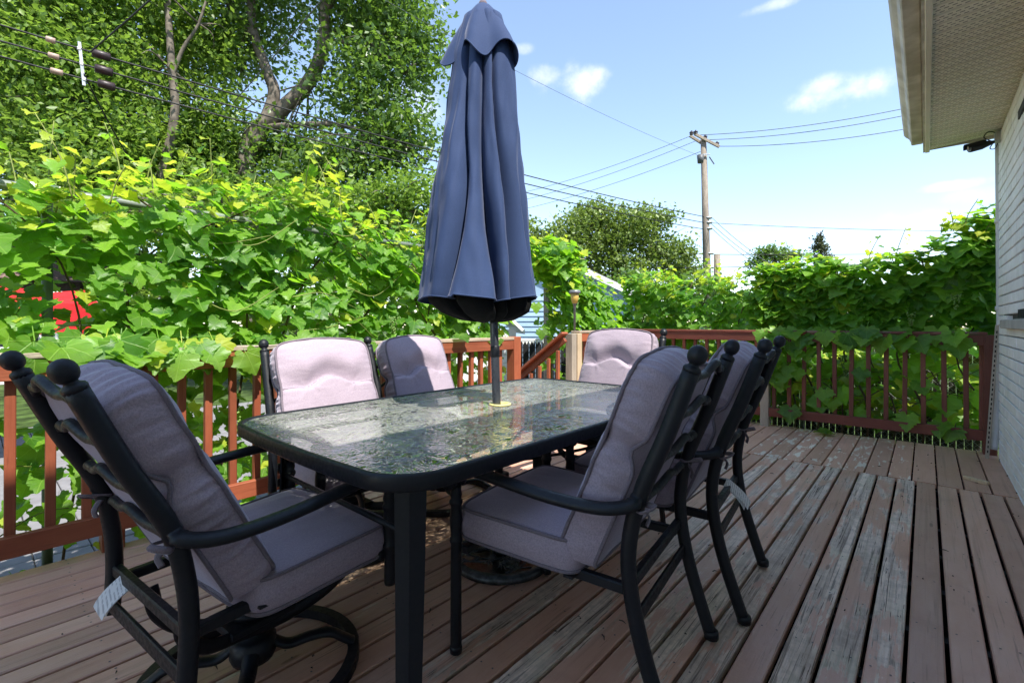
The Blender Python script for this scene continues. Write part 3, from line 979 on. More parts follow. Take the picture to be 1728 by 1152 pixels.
def back_cushion(seed):
    """closed pillow in the frame x: across, y: up the recline, z: towards the sitter; returns body and two piping tubes"""
    W, Hh, T = .262, .306, .108
    n = 14
    off = Vector((seed * 3.1, seed * 1.7, 0))
    def crease_v(x):
        u = x / W
        arch = .048 * math.exp(-(u / .36) ** 2) - .010 * math.exp(-((abs(u) - .50) / .14) ** 2)
        return .078 + arch * 1.0 + .004 * mnoise.noise(Vector((x * 9, seed, 0)))
    def outline(a, b):
        x = a * W * (1 - .028 * math.exp(-((b * Hh - .08) / .05) ** 2)) * (1 + .02 * (-b))
        y = b * Hh + (.030 * (1 - a * a) if b > 0 else 0) * max(0, b) ** 2
        return x, y
    def front(i, j):
        s, t = i * 2 - 1, j * 2 - 1
        a, b, mx = squircle(s, t, n)
        x, y = outline(a, b)
        yc = crease_v(x)
        d = y - yc
        wd = .080 if d > 0 else .011
        cr = math.exp(-(d / wd) ** 2)
        edge = max(0.0, 1 - mx ** 3.5) ** .75
        amt = .95 * (1 - .45 * min(1, abs(x) / W) ** 2)
        up = .014 * math.exp(-((d - .085) / .075) ** 2) * (1 - (x / W) ** 2)
        z = T + edge * (.040 * (1 - amt * cr) + up - .014 * cr * (1 - .5 * abs(x) / W))
        # gathers running in from the seam and out of the tufts
        g = mnoise.noise(Vector((x * 10, y * 55, 3)) + off) * .0035 * min(1, mx ** 6 + .10)
        for sx in (-1, 1):
            tx = sx * .5 * W; dx, dy = x - tx, y - crease_v(tx)
            rr = math.hypot(dx, dy)
            g += .003 * math.exp(-rr / .05) * math.sin(math.atan2(dy, dx) * 7 + seed)
        z += g + mnoise.noise(Vector((x * 6, y * 6, 1)) + off) * .004 * edge
        return Vector((x, y, z))
    m = MB()
    m.grid(front, 61, 81)
    def band(i, j):
        a, b = perim(i, n)
        x, y = outline(a, b)
        nx, ny = a, b
        L = math.hypot(nx, ny); nx /= L; ny /= L
        q = j
        bul = .014 * math.sin(math.pi * q)
        wr = (mnoise.noise(Vector((x * 46, y * 62, q * 1.2)) + off) * .0075 + mnoise.noise(Vector((x * 18, y * 24, q * 1.0)) + off) * .006) * (math.sin(math.pi * q) + .25)
        ins = 1 - .055 * q
        pin = -.012 * math.exp(-((y - .08) / .03) ** 2) * (abs(a) > .5)
        z = T * (1 - q)
        kink = .030 * math.exp(-((y - .076) / .035) ** 2) * q
        return Vector(((x + nx * (bul + wr + pin)) * ins, (y + ny * (bul + wr)) * (1 - .02 * q), z + pin * .4 * (1 - q) + kink + wr * .5))
    m.grid(band, 440, 8, wrap_u=True)
    def backf(i, j):
        a, b, mx = squircle(i * 2 - 1, j * 2 - 1, n)
        x, y = outline(a, b)
        x *= .945; y *= .98
        return Vector((x, y, .030 * math.exp(-((y - .076) / .035) ** 2) * mx ** 4 - .012 * max(0, 1 - mx ** 4) ** .5 + .004 * mnoise.noise(Vector((x * 9, y * 9, 7)) + off)))
    m.grid(backf, 21, 21)
    def loop(z):
        pts = []
        for i in range(120):
            a, b = perim(i / 120, n)
            x, y = outline(a, b)
            zz = z + (0 if z < .01 else mnoise.noise(Vector((x * 14, y * 14, 5)) + off) * .004)
            kx = .950 if z < .01 else 1.006
            if z < .01: zz += .030 * math.exp(-((y - .076) / .035) ** 2)
            pts.append(Vector((x * kx, y * (kx + 1.0) / 2, zz)))
        return MB().tube(pts, .0058, 7, closed=True)
    # the stitched tuft line across the front
    pts = []
    for i in range(41):
        x = (i / 40 * 2 - 1) * W * .955
        y = crease_v(x) - .0015
        jv = (y / Hh + 1) / 2
        q = front((x / W + 1) / 2, jv)
        pts.append(Vector((x, y, q.z + .0005)))
    seam = MB().tube(pts, .0026, 5)
    return m, loop(T + .001), loop(0), seam


def seat_cushion(seed):
    W, Dp, T = .280, .214, .092
    n = 10
    off = Vector((seed * 2.3, 5, seed))
    def outline(a, b):
        return a * W * (1 + .03 * b), b * Dp + .012 * (1 - a * a) * b
    def face(top):
        def fn(i, j):
            a, b, mx = squircle(i * 2 - 1, j * 2 - 1, n)
            x, y = outline(a, b)
            e = max(0, 1 - mx ** 4) ** .6
            if top:
                z = T + e * (.020 + .007 * mnoise.noise(Vector((x * 5, y * 5, 0)) + off)) + .0028 * mnoise.noise(Vector((x * 40, y * 9, 0)) + off) * (e + .3)
            else:
                z = -.008 * e
            return Vector((x, y, z))
        return fn
    m = MB()
    m.grid(face(True), 33, 33)
    m.grid(face(False), 13, 13)
    def band(i, j):
        a, b = perim(i, n)
        x, y = outline(a, b)
        L = math.hypot(a, b)
        k = .012 * math.sin(math.pi * j) + .0035 * mnoise.noise(Vector((x * 16, y * 16, j * 3)) + off)
        return Vector((x + a / L * k, y + b / L * k, T * (1 - j)))
    m.grid(band, 160, 6, wrap_u=True)
    def loop(z):
        pts = [Vector((*[q * 1.006 for q in outline(*perim(i / 110, n))], z)) for i in range(110)]
        return MB().tube(pts, .0058, 7, closed=True)
    return m, loop(T + .001), loop(0)


def build_chair(label, group, loc, rz, swivel, tilt=0.0, lift=0.0, seed=1, tags=(), lean=0.0, seat_dz=0.0):
    root = empty('patio_chair', (loc[0], loc[1], 0), rz)
    tag(root, label, 'chair', group)
    T = Matrix.Translation((0, 0, .20)) @ Matrix.Rotation(tilt, 4, 'X') @ Matrix.Translation((0, 0, -.20 + lift))
    def P(nm, mb, mat, parent=root, top=True):
        if top: xf(mb, T)
        return mb.build(nm, mat, parent)
    fh = (1.006 if swivel else 1.026) + (.02 if lean else 0)
    TOPY = (-.422 if swivel else -.438) - lean
    for s in (-1, 1):
        path = [(s * .245, TOPY, fh - .055), (s * .250, -.310 + (TOPY + .310) * .52, .80), (s * .258, -.310, .635), (s * .262, -.280, .50)]
        path += [(s * .262, -.274, .38), (s * .262, -.282, .245)] if swivel else [(s * .260, -.282, .38), (s * .256, -.315, .22), (s * .250, -.385, .004)]
        sp = spline(path, 6)
        o = P('rear_post', MB().tube(sp, [.0225] * 12 + [.0215] * (len(sp) - 12), 14), 'black_metal')
        d = (Vector(path[0]) - Vector(path[1])).normalized()
        q = d.to_track_quat('Z', 'Y').to_matrix()
        b = Vector(path[0])
        P('finial', MB().lathe([(.0225, -.006), (.0235, .002), (.021, .008), (.014, .012), (.0125, .016), (.018, .020), (.0225, .027), (.0248, .036), (.0248, .043), (.0225, .052), (.017, .060), (.009, .065), (.001, .0665)], b, 16, q), 'black_metal', o)
        # turned front post with its scroll
        zb = .245 if swivel else .004
        yb = .292 if swivel else .300
        prof = [(.017, zb), (.019, zb + .01), (.018, .30), (.0175, .36), (.0215, .37), (.0215, .378), (.0175, .386), (.019, .41), (.0215, .44), (.019, .47), (.0175, .485), (.0225, .495), (.0225, .503), (.0175, .511), (.0205, .525), (.0175, .54), (.019, .556)]
        if swivel: prof = [(r * 1.05, z) for r, z in prof]
        fp = P('front_post', MB().lathe(prof, (s * .300, yb, 0), 14), 'black_metal')
        rx = Matrix.Rotation(R_(90), 3, 'Y')
        P('scroll', MB().lathe([(.012, -.036), (.027, -.036), (.030, -.033), (.030, -.022), (.024, -.018), (.028, -.004), (.028, .010), (.030, .016), (.030, .030), (.027, .034), (.012, .034)], (s * .300, yb + .008, .572), 18, rx), 'black_metal', fp)
        arm = spline([(s * .262, -.305, .632), (s * .292, -.290, .610), (s * .322, -.215, .598), (s * .330, -.08, .600), (s * .326, .08, .612), (s * .314, .20, .618), (s * .303, yb - .02, .607), (s * .300, yb + .018, .588)], 6)
        rr = [.019] * 4 + [.0255] * (len(arm) - 4)
        P('arm', MB().tube(arm, rr, 14, flat=.66, up=(0, 0, 1)), 'black_metal')
        P('side_rail', MB().bar((s * .225, -.275, .352), (s * .225, yb - .02, .358), .026, .030, ch=.004), 'black_metal')
    P('front_rail', MB().bar((-.296, .268, .345), (.296, .268, .345), .026, .028, ch=.004), 'black_metal')
    P('rear_rail', MB().bar((-.262, -.272, .372), (.262, -.272, .372), .024, .032, ch=.004), 'black_metal')
    P('rear_stretcher', MB().bar((-.258, -.292, .285), (.258, -.292, .285), .012, .040, ch=.003), 'black_metal')
    for y in (-.1, .08):
        P('seat_bar', MB().bar((-.272, y, .357), (.272, y, .357), .030, .008), 'black_metal')
    # wavy ladder back
    for (zc, amp) in ((fh - .085, .030), (.835, .026), (.715, .024), (.60, .022)):
        t = (zc - .635) / (fh - .055 - .635)
        yc = -.310 + (TOPY + .310) * t
        hw = .245 + (.258 - .245) * (1 - t)
        pts = []
        for i in range(25):
            u = i / 24 * 2 - 1
            wv = -math.cos(u * math.pi * 1.5) if abs(u) < .9999 else 0
            h = amp * (.75 * math.cos(u * math.pi * 1.0) + .35 * math.cos(u * math.pi * 3.0) + .2)
            pts.append(Vector((u * hw, yc - .42 * h + .004 - .012 * (1 - u * u), zc + h * .9)))
        P('back_slat', MB().tube(pts, .0125, 10, flat=.8), 'black_metal')
    # cushions
    u = Vector((0, TOPY + .297, .345)).normalized(); nrm = Vector((0, u.z, -u.y))
    B = Matrix((Vector((1, 0, 0)), u, nrm)).transposed().to_4x4()
    Bm = Matrix.Translation(Vector((0, -.190, .366)) + u * .306 + nrm * .030) @ B
    bc, p1, p2, sm = back_cushion(seed)
    ob = P('back_cushion', xf(bc, Bm), 'cushion')
    P('piping', xf(p1, Bm), 'piping', ob); P('piping', xf(p2, Bm), 'piping', ob); P('tuft_seam', xf(sm, Bm), 'piping', ob)
    Sm = Matrix.Translation((0, .094, .374 + seat_dz)) @ Matrix.Rotation(R_(2.2), 4, 'X')
    sc, p1, p2 = seat_cushion(seed + 10)
    os_ = P('seat_cushion', xf(sc, Sm), 'cushion')
    P('piping', xf(p1, Sm), 'piping', os_); P('piping', xf(p2, Sm), 'piping', os_)
    # fabric ties knotted round the posts
    for s in (-1, 1):
        z0 = .60
        kn = [Vector((s * .235, -.285, z0)), Vector((s * .262, -.350, z0 + .01)), Vector((s * .285, -.32, z0 - .005)), Vector((s * .255, -.295, z0 - .01))]
        P('tie', MB().tube(spline(kn, 5), .0085, 6, flat=.35), 'piping')
        P('tie', MB().tube(spline([(s * .25, -.30, z0), (s * .235, -.325, z0 - .03), (s * .240, -.32, z0 - .055)], 5), .008, 6, flat=.3), 'strap')
    for (a, b, w, bend) in tags:
        a = Vector(a); b = Vector(b)
        side = (b - a).cross(Vector((0, 1, 0.3))).normalized() * w / 2
        m = MB()
        for e in (0, .006):
            vs = []
            for i in range(7):
                t = i / 6
                c = a.lerp(b, t) + Vector((0, -bend * math.sin(t * 3.0) - e * (1 + t), 0)) + (Vector((.012, 0, 0)) * (1 if e else 0) * t)
                vs += [c - side, c + side]
            m.add(vs, [(2 * i, 2 * i + 1, 2 * i + 3, 2 * i + 2) for i in range(6)], True)
        P('care_tag', m, 'tag_paper', ob)
    if swivel:
        h = MB().lathe([(.060, .055), (.066, .07), (.066, .115), (.052, .125), (.034, .13), (.034, .20), (.075, .205), (.075, .225)], (0, 0, 0), 20)
        hub = h.build('hub', 'black_metal', root)
        ring = [Vector((.30 * math.cos(2 * math.pi * i / 48), .30 * math.sin(2 * math.pi * i / 48), .016)) for i in range(48)]
        m = MB()
        vs = []
        for i in range(48):
            c, s = math.cos(2 * math.pi * i / 48), math.sin(2 * math.pi * i / 48)
            for (r, z) in ((.282, .002), (.314, .002), (.318, .006), (.318, .030), (.314, .034), (.282, .034)):
                vs.append((r * c, r * s, z))
        m.add(vs, [(i * 6 + a, i * 6 + (a + 1) % 6, ((i + 1) % 48) * 6 + (a + 1) % 6, ((i + 1) % 48) * 6 + a) for i in range(48) for a in range(6)], False)
        m.build('base_ring', 'black_metal', root)
        for kq in range(4):
            a = R_(45 + 90 * kq + 12)
            c, s = math.cos(a), math.sin(a)
            pr = spline([(.05, .10), (.10, .072), (.165, .080), (.225, .078), (.268, .050), (.298, .030)], 5)
            pts = [Vector((p.x * c, p.x * s, p.y)) for p in [Vector((q[0], q[1], 0)) for q in pr]]
            m = MB().tube(pts, .023, 8, flat=.55, up=(0, 0, 1))
            m.build('base_leg', 'black_metal', root)
        for s in (-1, 1):
            pts = spline([(s * .12, .235, .352), (s * .115, .285, .325), (s * .105, .285, .265), (s * .09, .20, .205), (s * .07, .07, .175), (s * .055, -.06, .178), (s * .075, -.16, .205), (s * .09, -.22, .27), (s * .11, -.235, .345)], 6)
            P('rocker_spring', MB().tube(pts, .021, 8, flat=.42, up=(s, 0, 0)), 'black_metal')
        P('spring_plate', MB().box((0, -.0, .192), (.16, .20, .022), ch=.004), 'black_metal')
    else:
        for s in (-1, 1):
            P('foot_cap', MB().lathe([(.024, -.002), (.025, .018), (.023, .024)], (s * .250, -.385, .004), 12), 'black_metal')
            P('foot_cap', MB().lathe([(.020, -.002), (.021, .016), (.019, .022)], (s * .300, .300, .004), 12), 'black_metal')
    return root


def face(dx, dy): return math.atan2(-dx, dy)


CG = 'cushioned patio chairs round the table'
build_chair('swivel chair in the left foreground with white care tag hanging behind', CG, (-1.59, .585), R_(6), True, R_(.5), 0.0, 1.0, lean=.045, seat_dz=-.035,
            tags=[((-.155, -.268, .370), (-.215, -.315, .285), .050, .012)])
build_chair('chair with fully sunlit cushion nearest the camera on the railing side', CG, (-2.20, 1.265), R_(-90), True, R_(0.0), 0, 2.0)
build_chair('chair on the railing side with the umbrella shadow across its cushion', CG, (-2.29, 1.975), R_(-82), True, R_(0), 0, 3.0)
build_chair('chair with sunlit cushion at the far head of the table', CG, (-1.625, 2.745), R_(180 - 3), True, R_(-1.5), .035, 4.0)
build_chair('nearest chair on the right side of the table, its back to the house', CG, (-.911, 1.394), R_(97), False, 0, .01, 5.0)
build_chair('farther chair on the right side, half hidden behind the nearest one', CG, (-.908, 2.06), R_(96.3), False, 0, .01, 6.0,
            tags=[((.07, -.262, .40), (.11, -.335, .30), .05, .012)])

# ------------------------------------------------------------------ table
TX, TY, TZ = -1.512, 1.645, .720
HW, HL = .572, .985
tb = tag(empty('dining_table', (TX, TY, 0)), 'long black patio table with rippled glass top in the middle of the deck', 'table')


def rrect(hw, hl, r, bow, seg=10):
    pts = []
    for (sx, sy, a0) in ((1, 1, 0), (-1, 1, 90), (-1, -1, 180), (1, -1, 270)):
        for i in range(seg + 1):
            a = R_(a0 + 90 * i / seg)
            pts.append((sx * (hw - r) + r * math.cos(a), sy * (hl - r) + r * math.sin(a)))
        # bowed sides: points between this corner and the next
        nx = {(1, 1): (-1, 1), (-1, 1): (-1, -1), (-1, -1): (1, -1), (1, -1): (1, 1)}[(sx, sy)]
    # bow
    out = []
    for i, (x, y) in enumerate(pts):
        out.append((x, y))
        x2, y2 = pts[(i + 1) % len(pts)]
        if math.hypot(x2 - x, y2 - y) > .3:
            for k in range(1, 12):
                t = k / 12
                b = 4 * t * (1 - t) * bow
                px, py = x + (x2 - x) * t, y + (y2 - y) * t
                if abs(x2 - x) > abs(y2 - y): py += b * (1 if py > 0 else -1)
                else: px += b * (1 if px > 0 else -1)
                out.append((px, py))
    return out


def offset_loop(loop, d):
    n = len(loop); out = []
    for i in range(n):
        a = Vector(loop[i - 1]); b = Vector(loop[(i + 1) % n]); t = (b - a).normalized()
        out.append(Vector(loop[i]) + Vector((-t.y, t.x)) * d)      # inwards for a ccw loop
    return out


lp = rrect(HW, HL, .165, .012)
prof = [(.000, -.008), (.003, -.002), (.007, .000), (.012, .000), (.018, -.002), (.020, -.006), (.020, -.014), (.016, -.016), (.016, -.042), (.012, -.046), (.004, -.046), (.000, -.041)]
vs = []
for (d, z) in prof:
    for p in offset_loop(lp, d): vs.append((p.x, p.y, TZ + z))
k = len(lp)
fs = []
for i in range(len(prof)):
    j = (i + 1) % len(prof)
    for a in range(k):
        b = (a + 1) % k
        fs.append((i * k + a, i * k + b, j * k + b, j * k + a))
MB().add(vs, fs, True).build('rim', 'black_metal', tb)
gl = offset_loop(lp, .0185)
m = MB()
hole = [Vector((.030 * math.cos(2 * math.pi * i / k + math.pi * 0), .030 * math.sin(2 * math.pi * i / k))) for i in range(k)]
a0 = math.atan2(gl[0].y, gl[0].x)
hole = [Vector((.030 * math.cos(math.atan2(p.y, p.x)), .030 * math.sin(math.atan2(p.y, p.x)))) for p in gl]
vs = [(p.x, p.y, TZ - .006) for p in gl] + [(p.x, p.y, TZ - .006) for p in hole]
m.add(vs, [(i, (i + 1) % k, (i + 1) % k + k, i + k) for i in range(k)])
m.build('glass_top', 'table_glass', tb)
MB().lathe([(.029, -.012), (.029, .002), (.050, .003), (.052, .000), (.052, -.0035), (.033, -.0045), (.033, -.012)], (0, 0, TZ), 24).build('hole_ring', 'yellow_ring', tb)
for sx in (-1, 1):
    for sy in (-1, 1):
        m = MB()
        c0 = Vector((sx * (HW - .155), sy * (HL - .155), 0))
        dg = Vector((sx, sy, 0)).normalized(); tg = Vector((-dg.y, dg.x, 0))
        for s in (-1, 1):
            vs = []
            for i in range(12):
                t = i / 11
                z = TZ - .043 - t * (TZ - .043)
                wdt = .047 - .012 * t
                out = dg * (.030 * t * t + .004) + c0
                e0 = out - tg * s * .0005
                e1 = out + tg * s * wdt - dg * .020 * (1 - .55 * t)
                n2 = (dg + tg * s * .42).normalized() * .006
                for q in (e0, e1, e1 - n2, e0 - n2): vs.append((q.x, q.y, z))
            fs = [(i * 4 + a, i * 4 + (a + 1) % 4, i * 4 + 4 + (a + 1) % 4, i * 4 + 4 + a) for i in range(11) for a in range(4)] + [(0, 1, 2, 3), (47, 46, 45, 44)]
            m.add(vs, fs)
        m.build('leg', 'black_metal', tb)
for sy in (-1, 1):
    MB().tube([(-HW + .16, sy * (HL - .16), .50), (HW - .16, sy * (HL - .16), .50)], .009, 8).build('stretcher', 'black_metal', tb)
for sx in (-1, 1):
    MB().tube([(sx * (HW - .15), -(HL - .15), TZ - .062), (sx * (HW - .15), (HL - .15), TZ - .062)], .010, 8).build('under_rail', 'black_metal', tb)
for s in (-1, 1):
    MB().tube(spline([(s * (HW - .16), HL - .16, .50), (s * .16, .25, .46), (s * .04, 0.05, .45)], 6), .008, 8).build('stay', 'black_metal', tb)

# ------------------------------------------------------------------ umbrella (closed) and its cast base
ux, uy = -1.494, 1.638
ub = tag(empty('patio_umbrella', (ux, uy, 0)), 'closed navy blue patio umbrella standing through the table', 'umbrella')
POLE_TOP = Vector((-.069, -.056, 2.56))
pol = MB().tube([(0, 0, .03), Vector((0, 0, .03)).lerp(POLE_TOP, .38), POLE_TOP], .0195, 16).build('pole', 'pole_metal', ub)
MB().lathe([(.019, 0), (.0215, .004), (.0215, .05), (.019, .054)], Vector((0, 0, .03)).lerp(POLE_TOP, .36), 16).build('pole_joint', 'black_metal', pol)
AX0, AX1 = Vector((-.075, -.066, 1.15)), Vector((-.069, -.056, 2.56))
RAD = [(1.10, .285), (1.21, .270), (1.36, .243), (1.49, .222), (1.77, .186), (2.06, .158), (2.34, .130), (2.52, .085), (2.57, .03)]


def rad(z):
    for (z0, r0), (z1, r1) in zip(RAD, RAD[1:]):
        if z <= z1: return r0 + (r1 - r0) * max(0, (z - z0)) / (z1 - z0)
    return RAD[-1][1]


foldrng = random.Random(4)
NF = 8
fold_a = [2 * math.pi * (i + foldrng.uniform(-.22, .22)) / NF for i in range(NF)]
fold_d = [foldrng.uniform(.36, .62) for i in range(NF)]


def fold(a, z):
    """1 on the ridges, falling into sharp valleys at the fold angles"""
    v = 1.0
    for i in range(NF):
        fa = fold_a[i] + .20 * math.sin(z * 2.1 + i * 1.7) + .09 * math.sin(z * 5 + i * 2.1)
        d = abs((a - fa + math.pi) % (2 * math.pi) - math.pi)
        w = .110 + .045 * math.sin(i * 2.3 + z * 2)
        v -= fold_d[i] * math.exp(-d / w) * (.55 + .45 * min(1, (2.5 - z) / 1.0))
    return v


def canopy(i, j):
    a = 2 * math.pi * i
    z = 1.205 + (2.565 - 1.205) * j
    hem = 0.0
    f = fold(a, z)
    if j < .001: hem = -.022 * (1 - f) + .012 * math.sin(a * 3) + (.01 if math.cos(a - 0.4) > 0 else -.0)
    lowf = min(1, (2.6 - z) / .5)
    r = rad(z) * f * 1.08 + lowf * (.020 * mnoise.noise(Vector((math.cos(a) * 1.9, math.sin(a) * 1.9, z * 1.6))) + .013 * mnoise.noise(Vector((math.cos(a) * 4.5, math.sin(a) * 4.5, z * 2.6 + 7))) + .006 * mnoise.noise(Vector((math.cos(a) * 7, math.sin(a) * 7, z * 9))))
    r *= 1 + .05 * math.sin(a * 2 + z * 3)
    c = AX0.lerp(AX1, (z - AX0.z) / (AX1.z - AX0.z))
    return Vector((c.x + r * math.cos(a), c.y + r * math.sin(a), z + hem))


cn = MB().grid(canopy, 260, 60, wrap_u=True).build('canopy', 'navy', ub)
# hem seam
pts = [canopy(i / 200, 0) for i in range(200)]
MB().tube(pts, .0035, 5, closed=True).build('hem', 'navy', cn)


def inner(i, j):
    a = 2 * math.pi * i
    prof = [(.26, 1.23), (.25, 1.19), (.215, 1.145), (.14, 1.115), (.06, 1.106), (.022, 1.110)]
    q = j * (len(prof) - 1); k = min(int(q), len(prof) - 2); t = q - k
    r = prof[k][0] * (1 - t) + prof[k + 1][0] * t; z = prof[k][1] * (1 - t) + prof[k + 1][1] * t
    f = min(1.0, fold(a, 1.22)) * .97
    c = AX0.lerp(Vector((-.02, -.02, 1.1)), max(0, (1.2 - z) / .1) * .6)
    return Vector((c.x + r * f * math.cos(a), c.y + r * f * math.sin(a), z + .012 * mnoise.noise(Vector((math.cos(a) * 3, math.sin(a) * 3, z * 5)))))


MB().grid(inner, 90, 14, wrap_u=True).build('shade_lining', 'dark_void', cn)  # near-black colour stands in for the shade inside the closed canopy


def cap(i, j):
    a = 2 * math.pi * i
    z = 2.315 + (2.595 - 2.315) * j
    rr = [(0, .152), (.25, .134), (.5, .108), (.75, .076), (.92, .042), (1.0, .012)]
    for (t0, r0), (t1, r1) in zip(rr, rr[1:]):
        if j <= t1 + 1e-6:
            r = r0 + (r1 - r0) * (j - t0) / (t1 - t0); break
    lob = math.sin(a * 5 + .8) * .6 + math.sin(a * 3 + 2.0) * .4
    amp = .30 * (1 - j) ** 0.9
    r *= 1 + amp * lob
    z += .040 * (1 - j) ** 2 * math.cos(a * 5 + .8)
    c = AX1
    return Vector((c.x + r * math.cos(a), c.y + r * math.sin(a), z))


cp = MB().grid(cap, 160, 16, wrap_u=True).build('vent_cap', 'navy', ub)
MB().tube([cap(i / 160, 0) for i in range(160)], .0035, 5, closed=True).build('hem', 'navy', cp)
MB().lathe([(.001, .03), (.014, .026), (.02, .014), (.02, 0), (.012, -.004)][::-1], (AX1.x, AX1.y, 2.583), 14).build('finial', 'piping', ub)

bs = tag(empty('umbrella_base', (ux, uy, 0)), 'round dark metal umbrella base with scroll relief under the table', 'umbrella base')
RB = .235
MB().lathe([(RB - .004, .0), (RB, .004), (RB, .020), (RB - .010, .030), (RB - .028, .036), (RB - .034, .034), (RB - .038, .020), (.06, .026), (.035, .03)], (0, 0, .001), 48).build('plate', 'pewter', bs)
m = MB()
br = random.Random(11)
for i in range(10):
    a0 = 2 * math.pi * i / 10
    # a scrolling stem with leaves
    pts = []
    for kq in range(16):
        t = kq / 15
        r = .06 + .135 * t
        a = a0 + .55 * math.sin(t * 3.6 + i) + (.5 * t if i % 2 else -.5 * t)
        pts.append(Vector((r * math.cos(a), r * math.sin(a), .034 + .010 * math.sin(t * 3.1))))
    m.tube(pts, [.007 - .003 * q / 15 for q in range(16)], 6)
    for kq in (4, 7, 10, 13):
        c = pts[kq]; d = br.uniform(0, 6.28)
        u = Vector((math.cos(d), math.sin(d), 0)); v = Vector((-u.y, u.x, 0))
        for e in (-.5, 0, .5):
            uu = (u * math.cos(e) + v * math.sin(e)); vv = Vector((-uu.y, uu.x, 0))
            m.add([c, c + uu * .022 + vv * .007 + Vector((0, 0, .007)), c + uu * .045 + Vector((0, 0, .002)), c + uu * .022 - vv * .007 + Vector((0, 0, .007)), c + uu * .022 + Vector((0, 0, .012))],
                  [(0, 3, 4), (0, 4, 1), (4, 3, 2), (4, 2, 1)])
m.build('scroll_relief', 'pewter', bs)['kind'] = 'stuff'
MB().lathe([(.045, .02), (.045, .05), (.033, .07), (.030, .08), (.030, .36), (.034, .365), (.034, .40), (.023, .405)], (0, 0, 0), 20).build('socket', 'pewter', bs)
MB().tube([(.03, 0, .34), (.075, 0, .34)], .006, 8).build('clamp_screw', 'black_metal', bs)

# ------------------------------------------------------------------ post lamp on the railing corner post
lm = tag(empty('post_lamp', (RX - .03, 4.485, 1.005)), 'small garden lamp with amber glass standing on the railing by the stair', 'lamp')
MB().lathe([(.013, 0), (.013, .26), (.016, .265), (.018, .30), (.024, .305), (.024, .315)], (0, 0, 0), 12).build('stem', 'lamp_grey', lm)
MB().lathe([(.020, .313), (.030, .317), (.044, .37), (.050, .425), (.046, .428)], (0, 0, 0), 16).build('shade', 'lamp_glass', lm)
MB().lathe([(.046, .426), (.064, .428), (.068, .436), (.066, .452), (.056, .466), (.01, .47)], (0, 0, 0), 18).build('lid', 'lamp_grey', lm)

# ================================================================== VEGETATION
HALF = [(.05, .02), (.13, -.13), (.24, -.15), (.34, -.08), (.40, .03), (.50, .02), (.55, .12), (.49, .20), (.55, .30), (.64, .36), (.60, .46), (.50, .47), (.46, .56), (.36, .58), (.33, .68), (.25, .72), (.20, .84), (.11, .88), (.06, .97)]


def leaf_variant(seed):
    r = random.Random(seed)
    jit = lambda p: (p[0] * r.uniform(.90, 1.10), p[1] + r.uniform(-.03, .03))
    right = [jit(p) for p in HALF]; left = [(-x, y) for x, y in [jit(p) for p in HALF]]
    fold_ = r.uniform(.10, .42); droop = r.uniform(.10, .45); wob = r.uniform(.03, .08); cup = r.uniform(-.25, .25)
    def zed(x, y):
        return fold_ * abs(x) * .7 - droop * y * y * .5 + cup * x * x + wob * math.sin(7 * x + seed) * math.sin(6 * y + seed * 2) - .14 * max(0, abs(x) - .35)
    mid = [(0, 0), (0, .28), (0, .62), (0, 1.0)]
    P2 = mid + right + left
    vs = [(x, y, zed(x, y)) for x, y in P2]
    fs = []
    nR = len(right)
    def side(o, flip):
        # fan of quads/triangles from the midrib to the outline
        def anchor(y): return 0 if y < .0 else (1 if y < .48 else 2)
        idx = [0] + [o + i for i in range(nR)] + [3]
        for i in range(len(idx) - 1):
            a, b = idx[i], idx[i + 1]
            ya = P2[a][1] if a > 3 else (0 if a == 0 else 1)
            an = 1 if (i < 12) else 2
            t = (an, a, b)
            fs.append(t if not flip else (t[0], t[2], t[1]))
        t = (1, o + 11, 2)
        fs.append(t if not flip else (1, 2, o + 11))
    side(4, True); side(4 + nR, False)
    # stalk
    k = len(vs)
    vs += [(-.012, 0, 0), (.012, 0, 0), (.010, -.45, -.16), (-.010, -.45, -.16)]
    fs.append((k, k + 1, k + 2, k + 3))
    uv = [(x, y) for x, y in P2] + [(.3, .02)] * 4
    return vs, fs, uv


LV = [leaf_variant(i) for i in range(6)]


def leaf_mesh(i, mat):
    vs, fs, uv = LV[i]
    me = bpy.data.meshes.new('grape_leaf')
    me.from_pydata(vs, [], fs)
    ul = me.uv_layers.new(name='UVMap')
    for l in me.loops: ul.data[l.index].uv = uv[l.vertex_index]
    me.polygons.foreach_set('use_smooth', [True] * len(fs))
    me.materials.append(M[mat])
    return me


LEAF_ME = {(i, mt): leaf_mesh(i, mt) for i in range(6) for mt in ('vine_leaf', 'vine_leaf_young_or_lit')}


def leaf_frame(normal, down):
    z = normal.normalized()
    y = (down - z * down.dot(z))
    if y.length < 1e-3: y = z.orthogonal()
    y.normalize(); x = y.cross(z)
    return Matrix((x, y, z)).transposed()


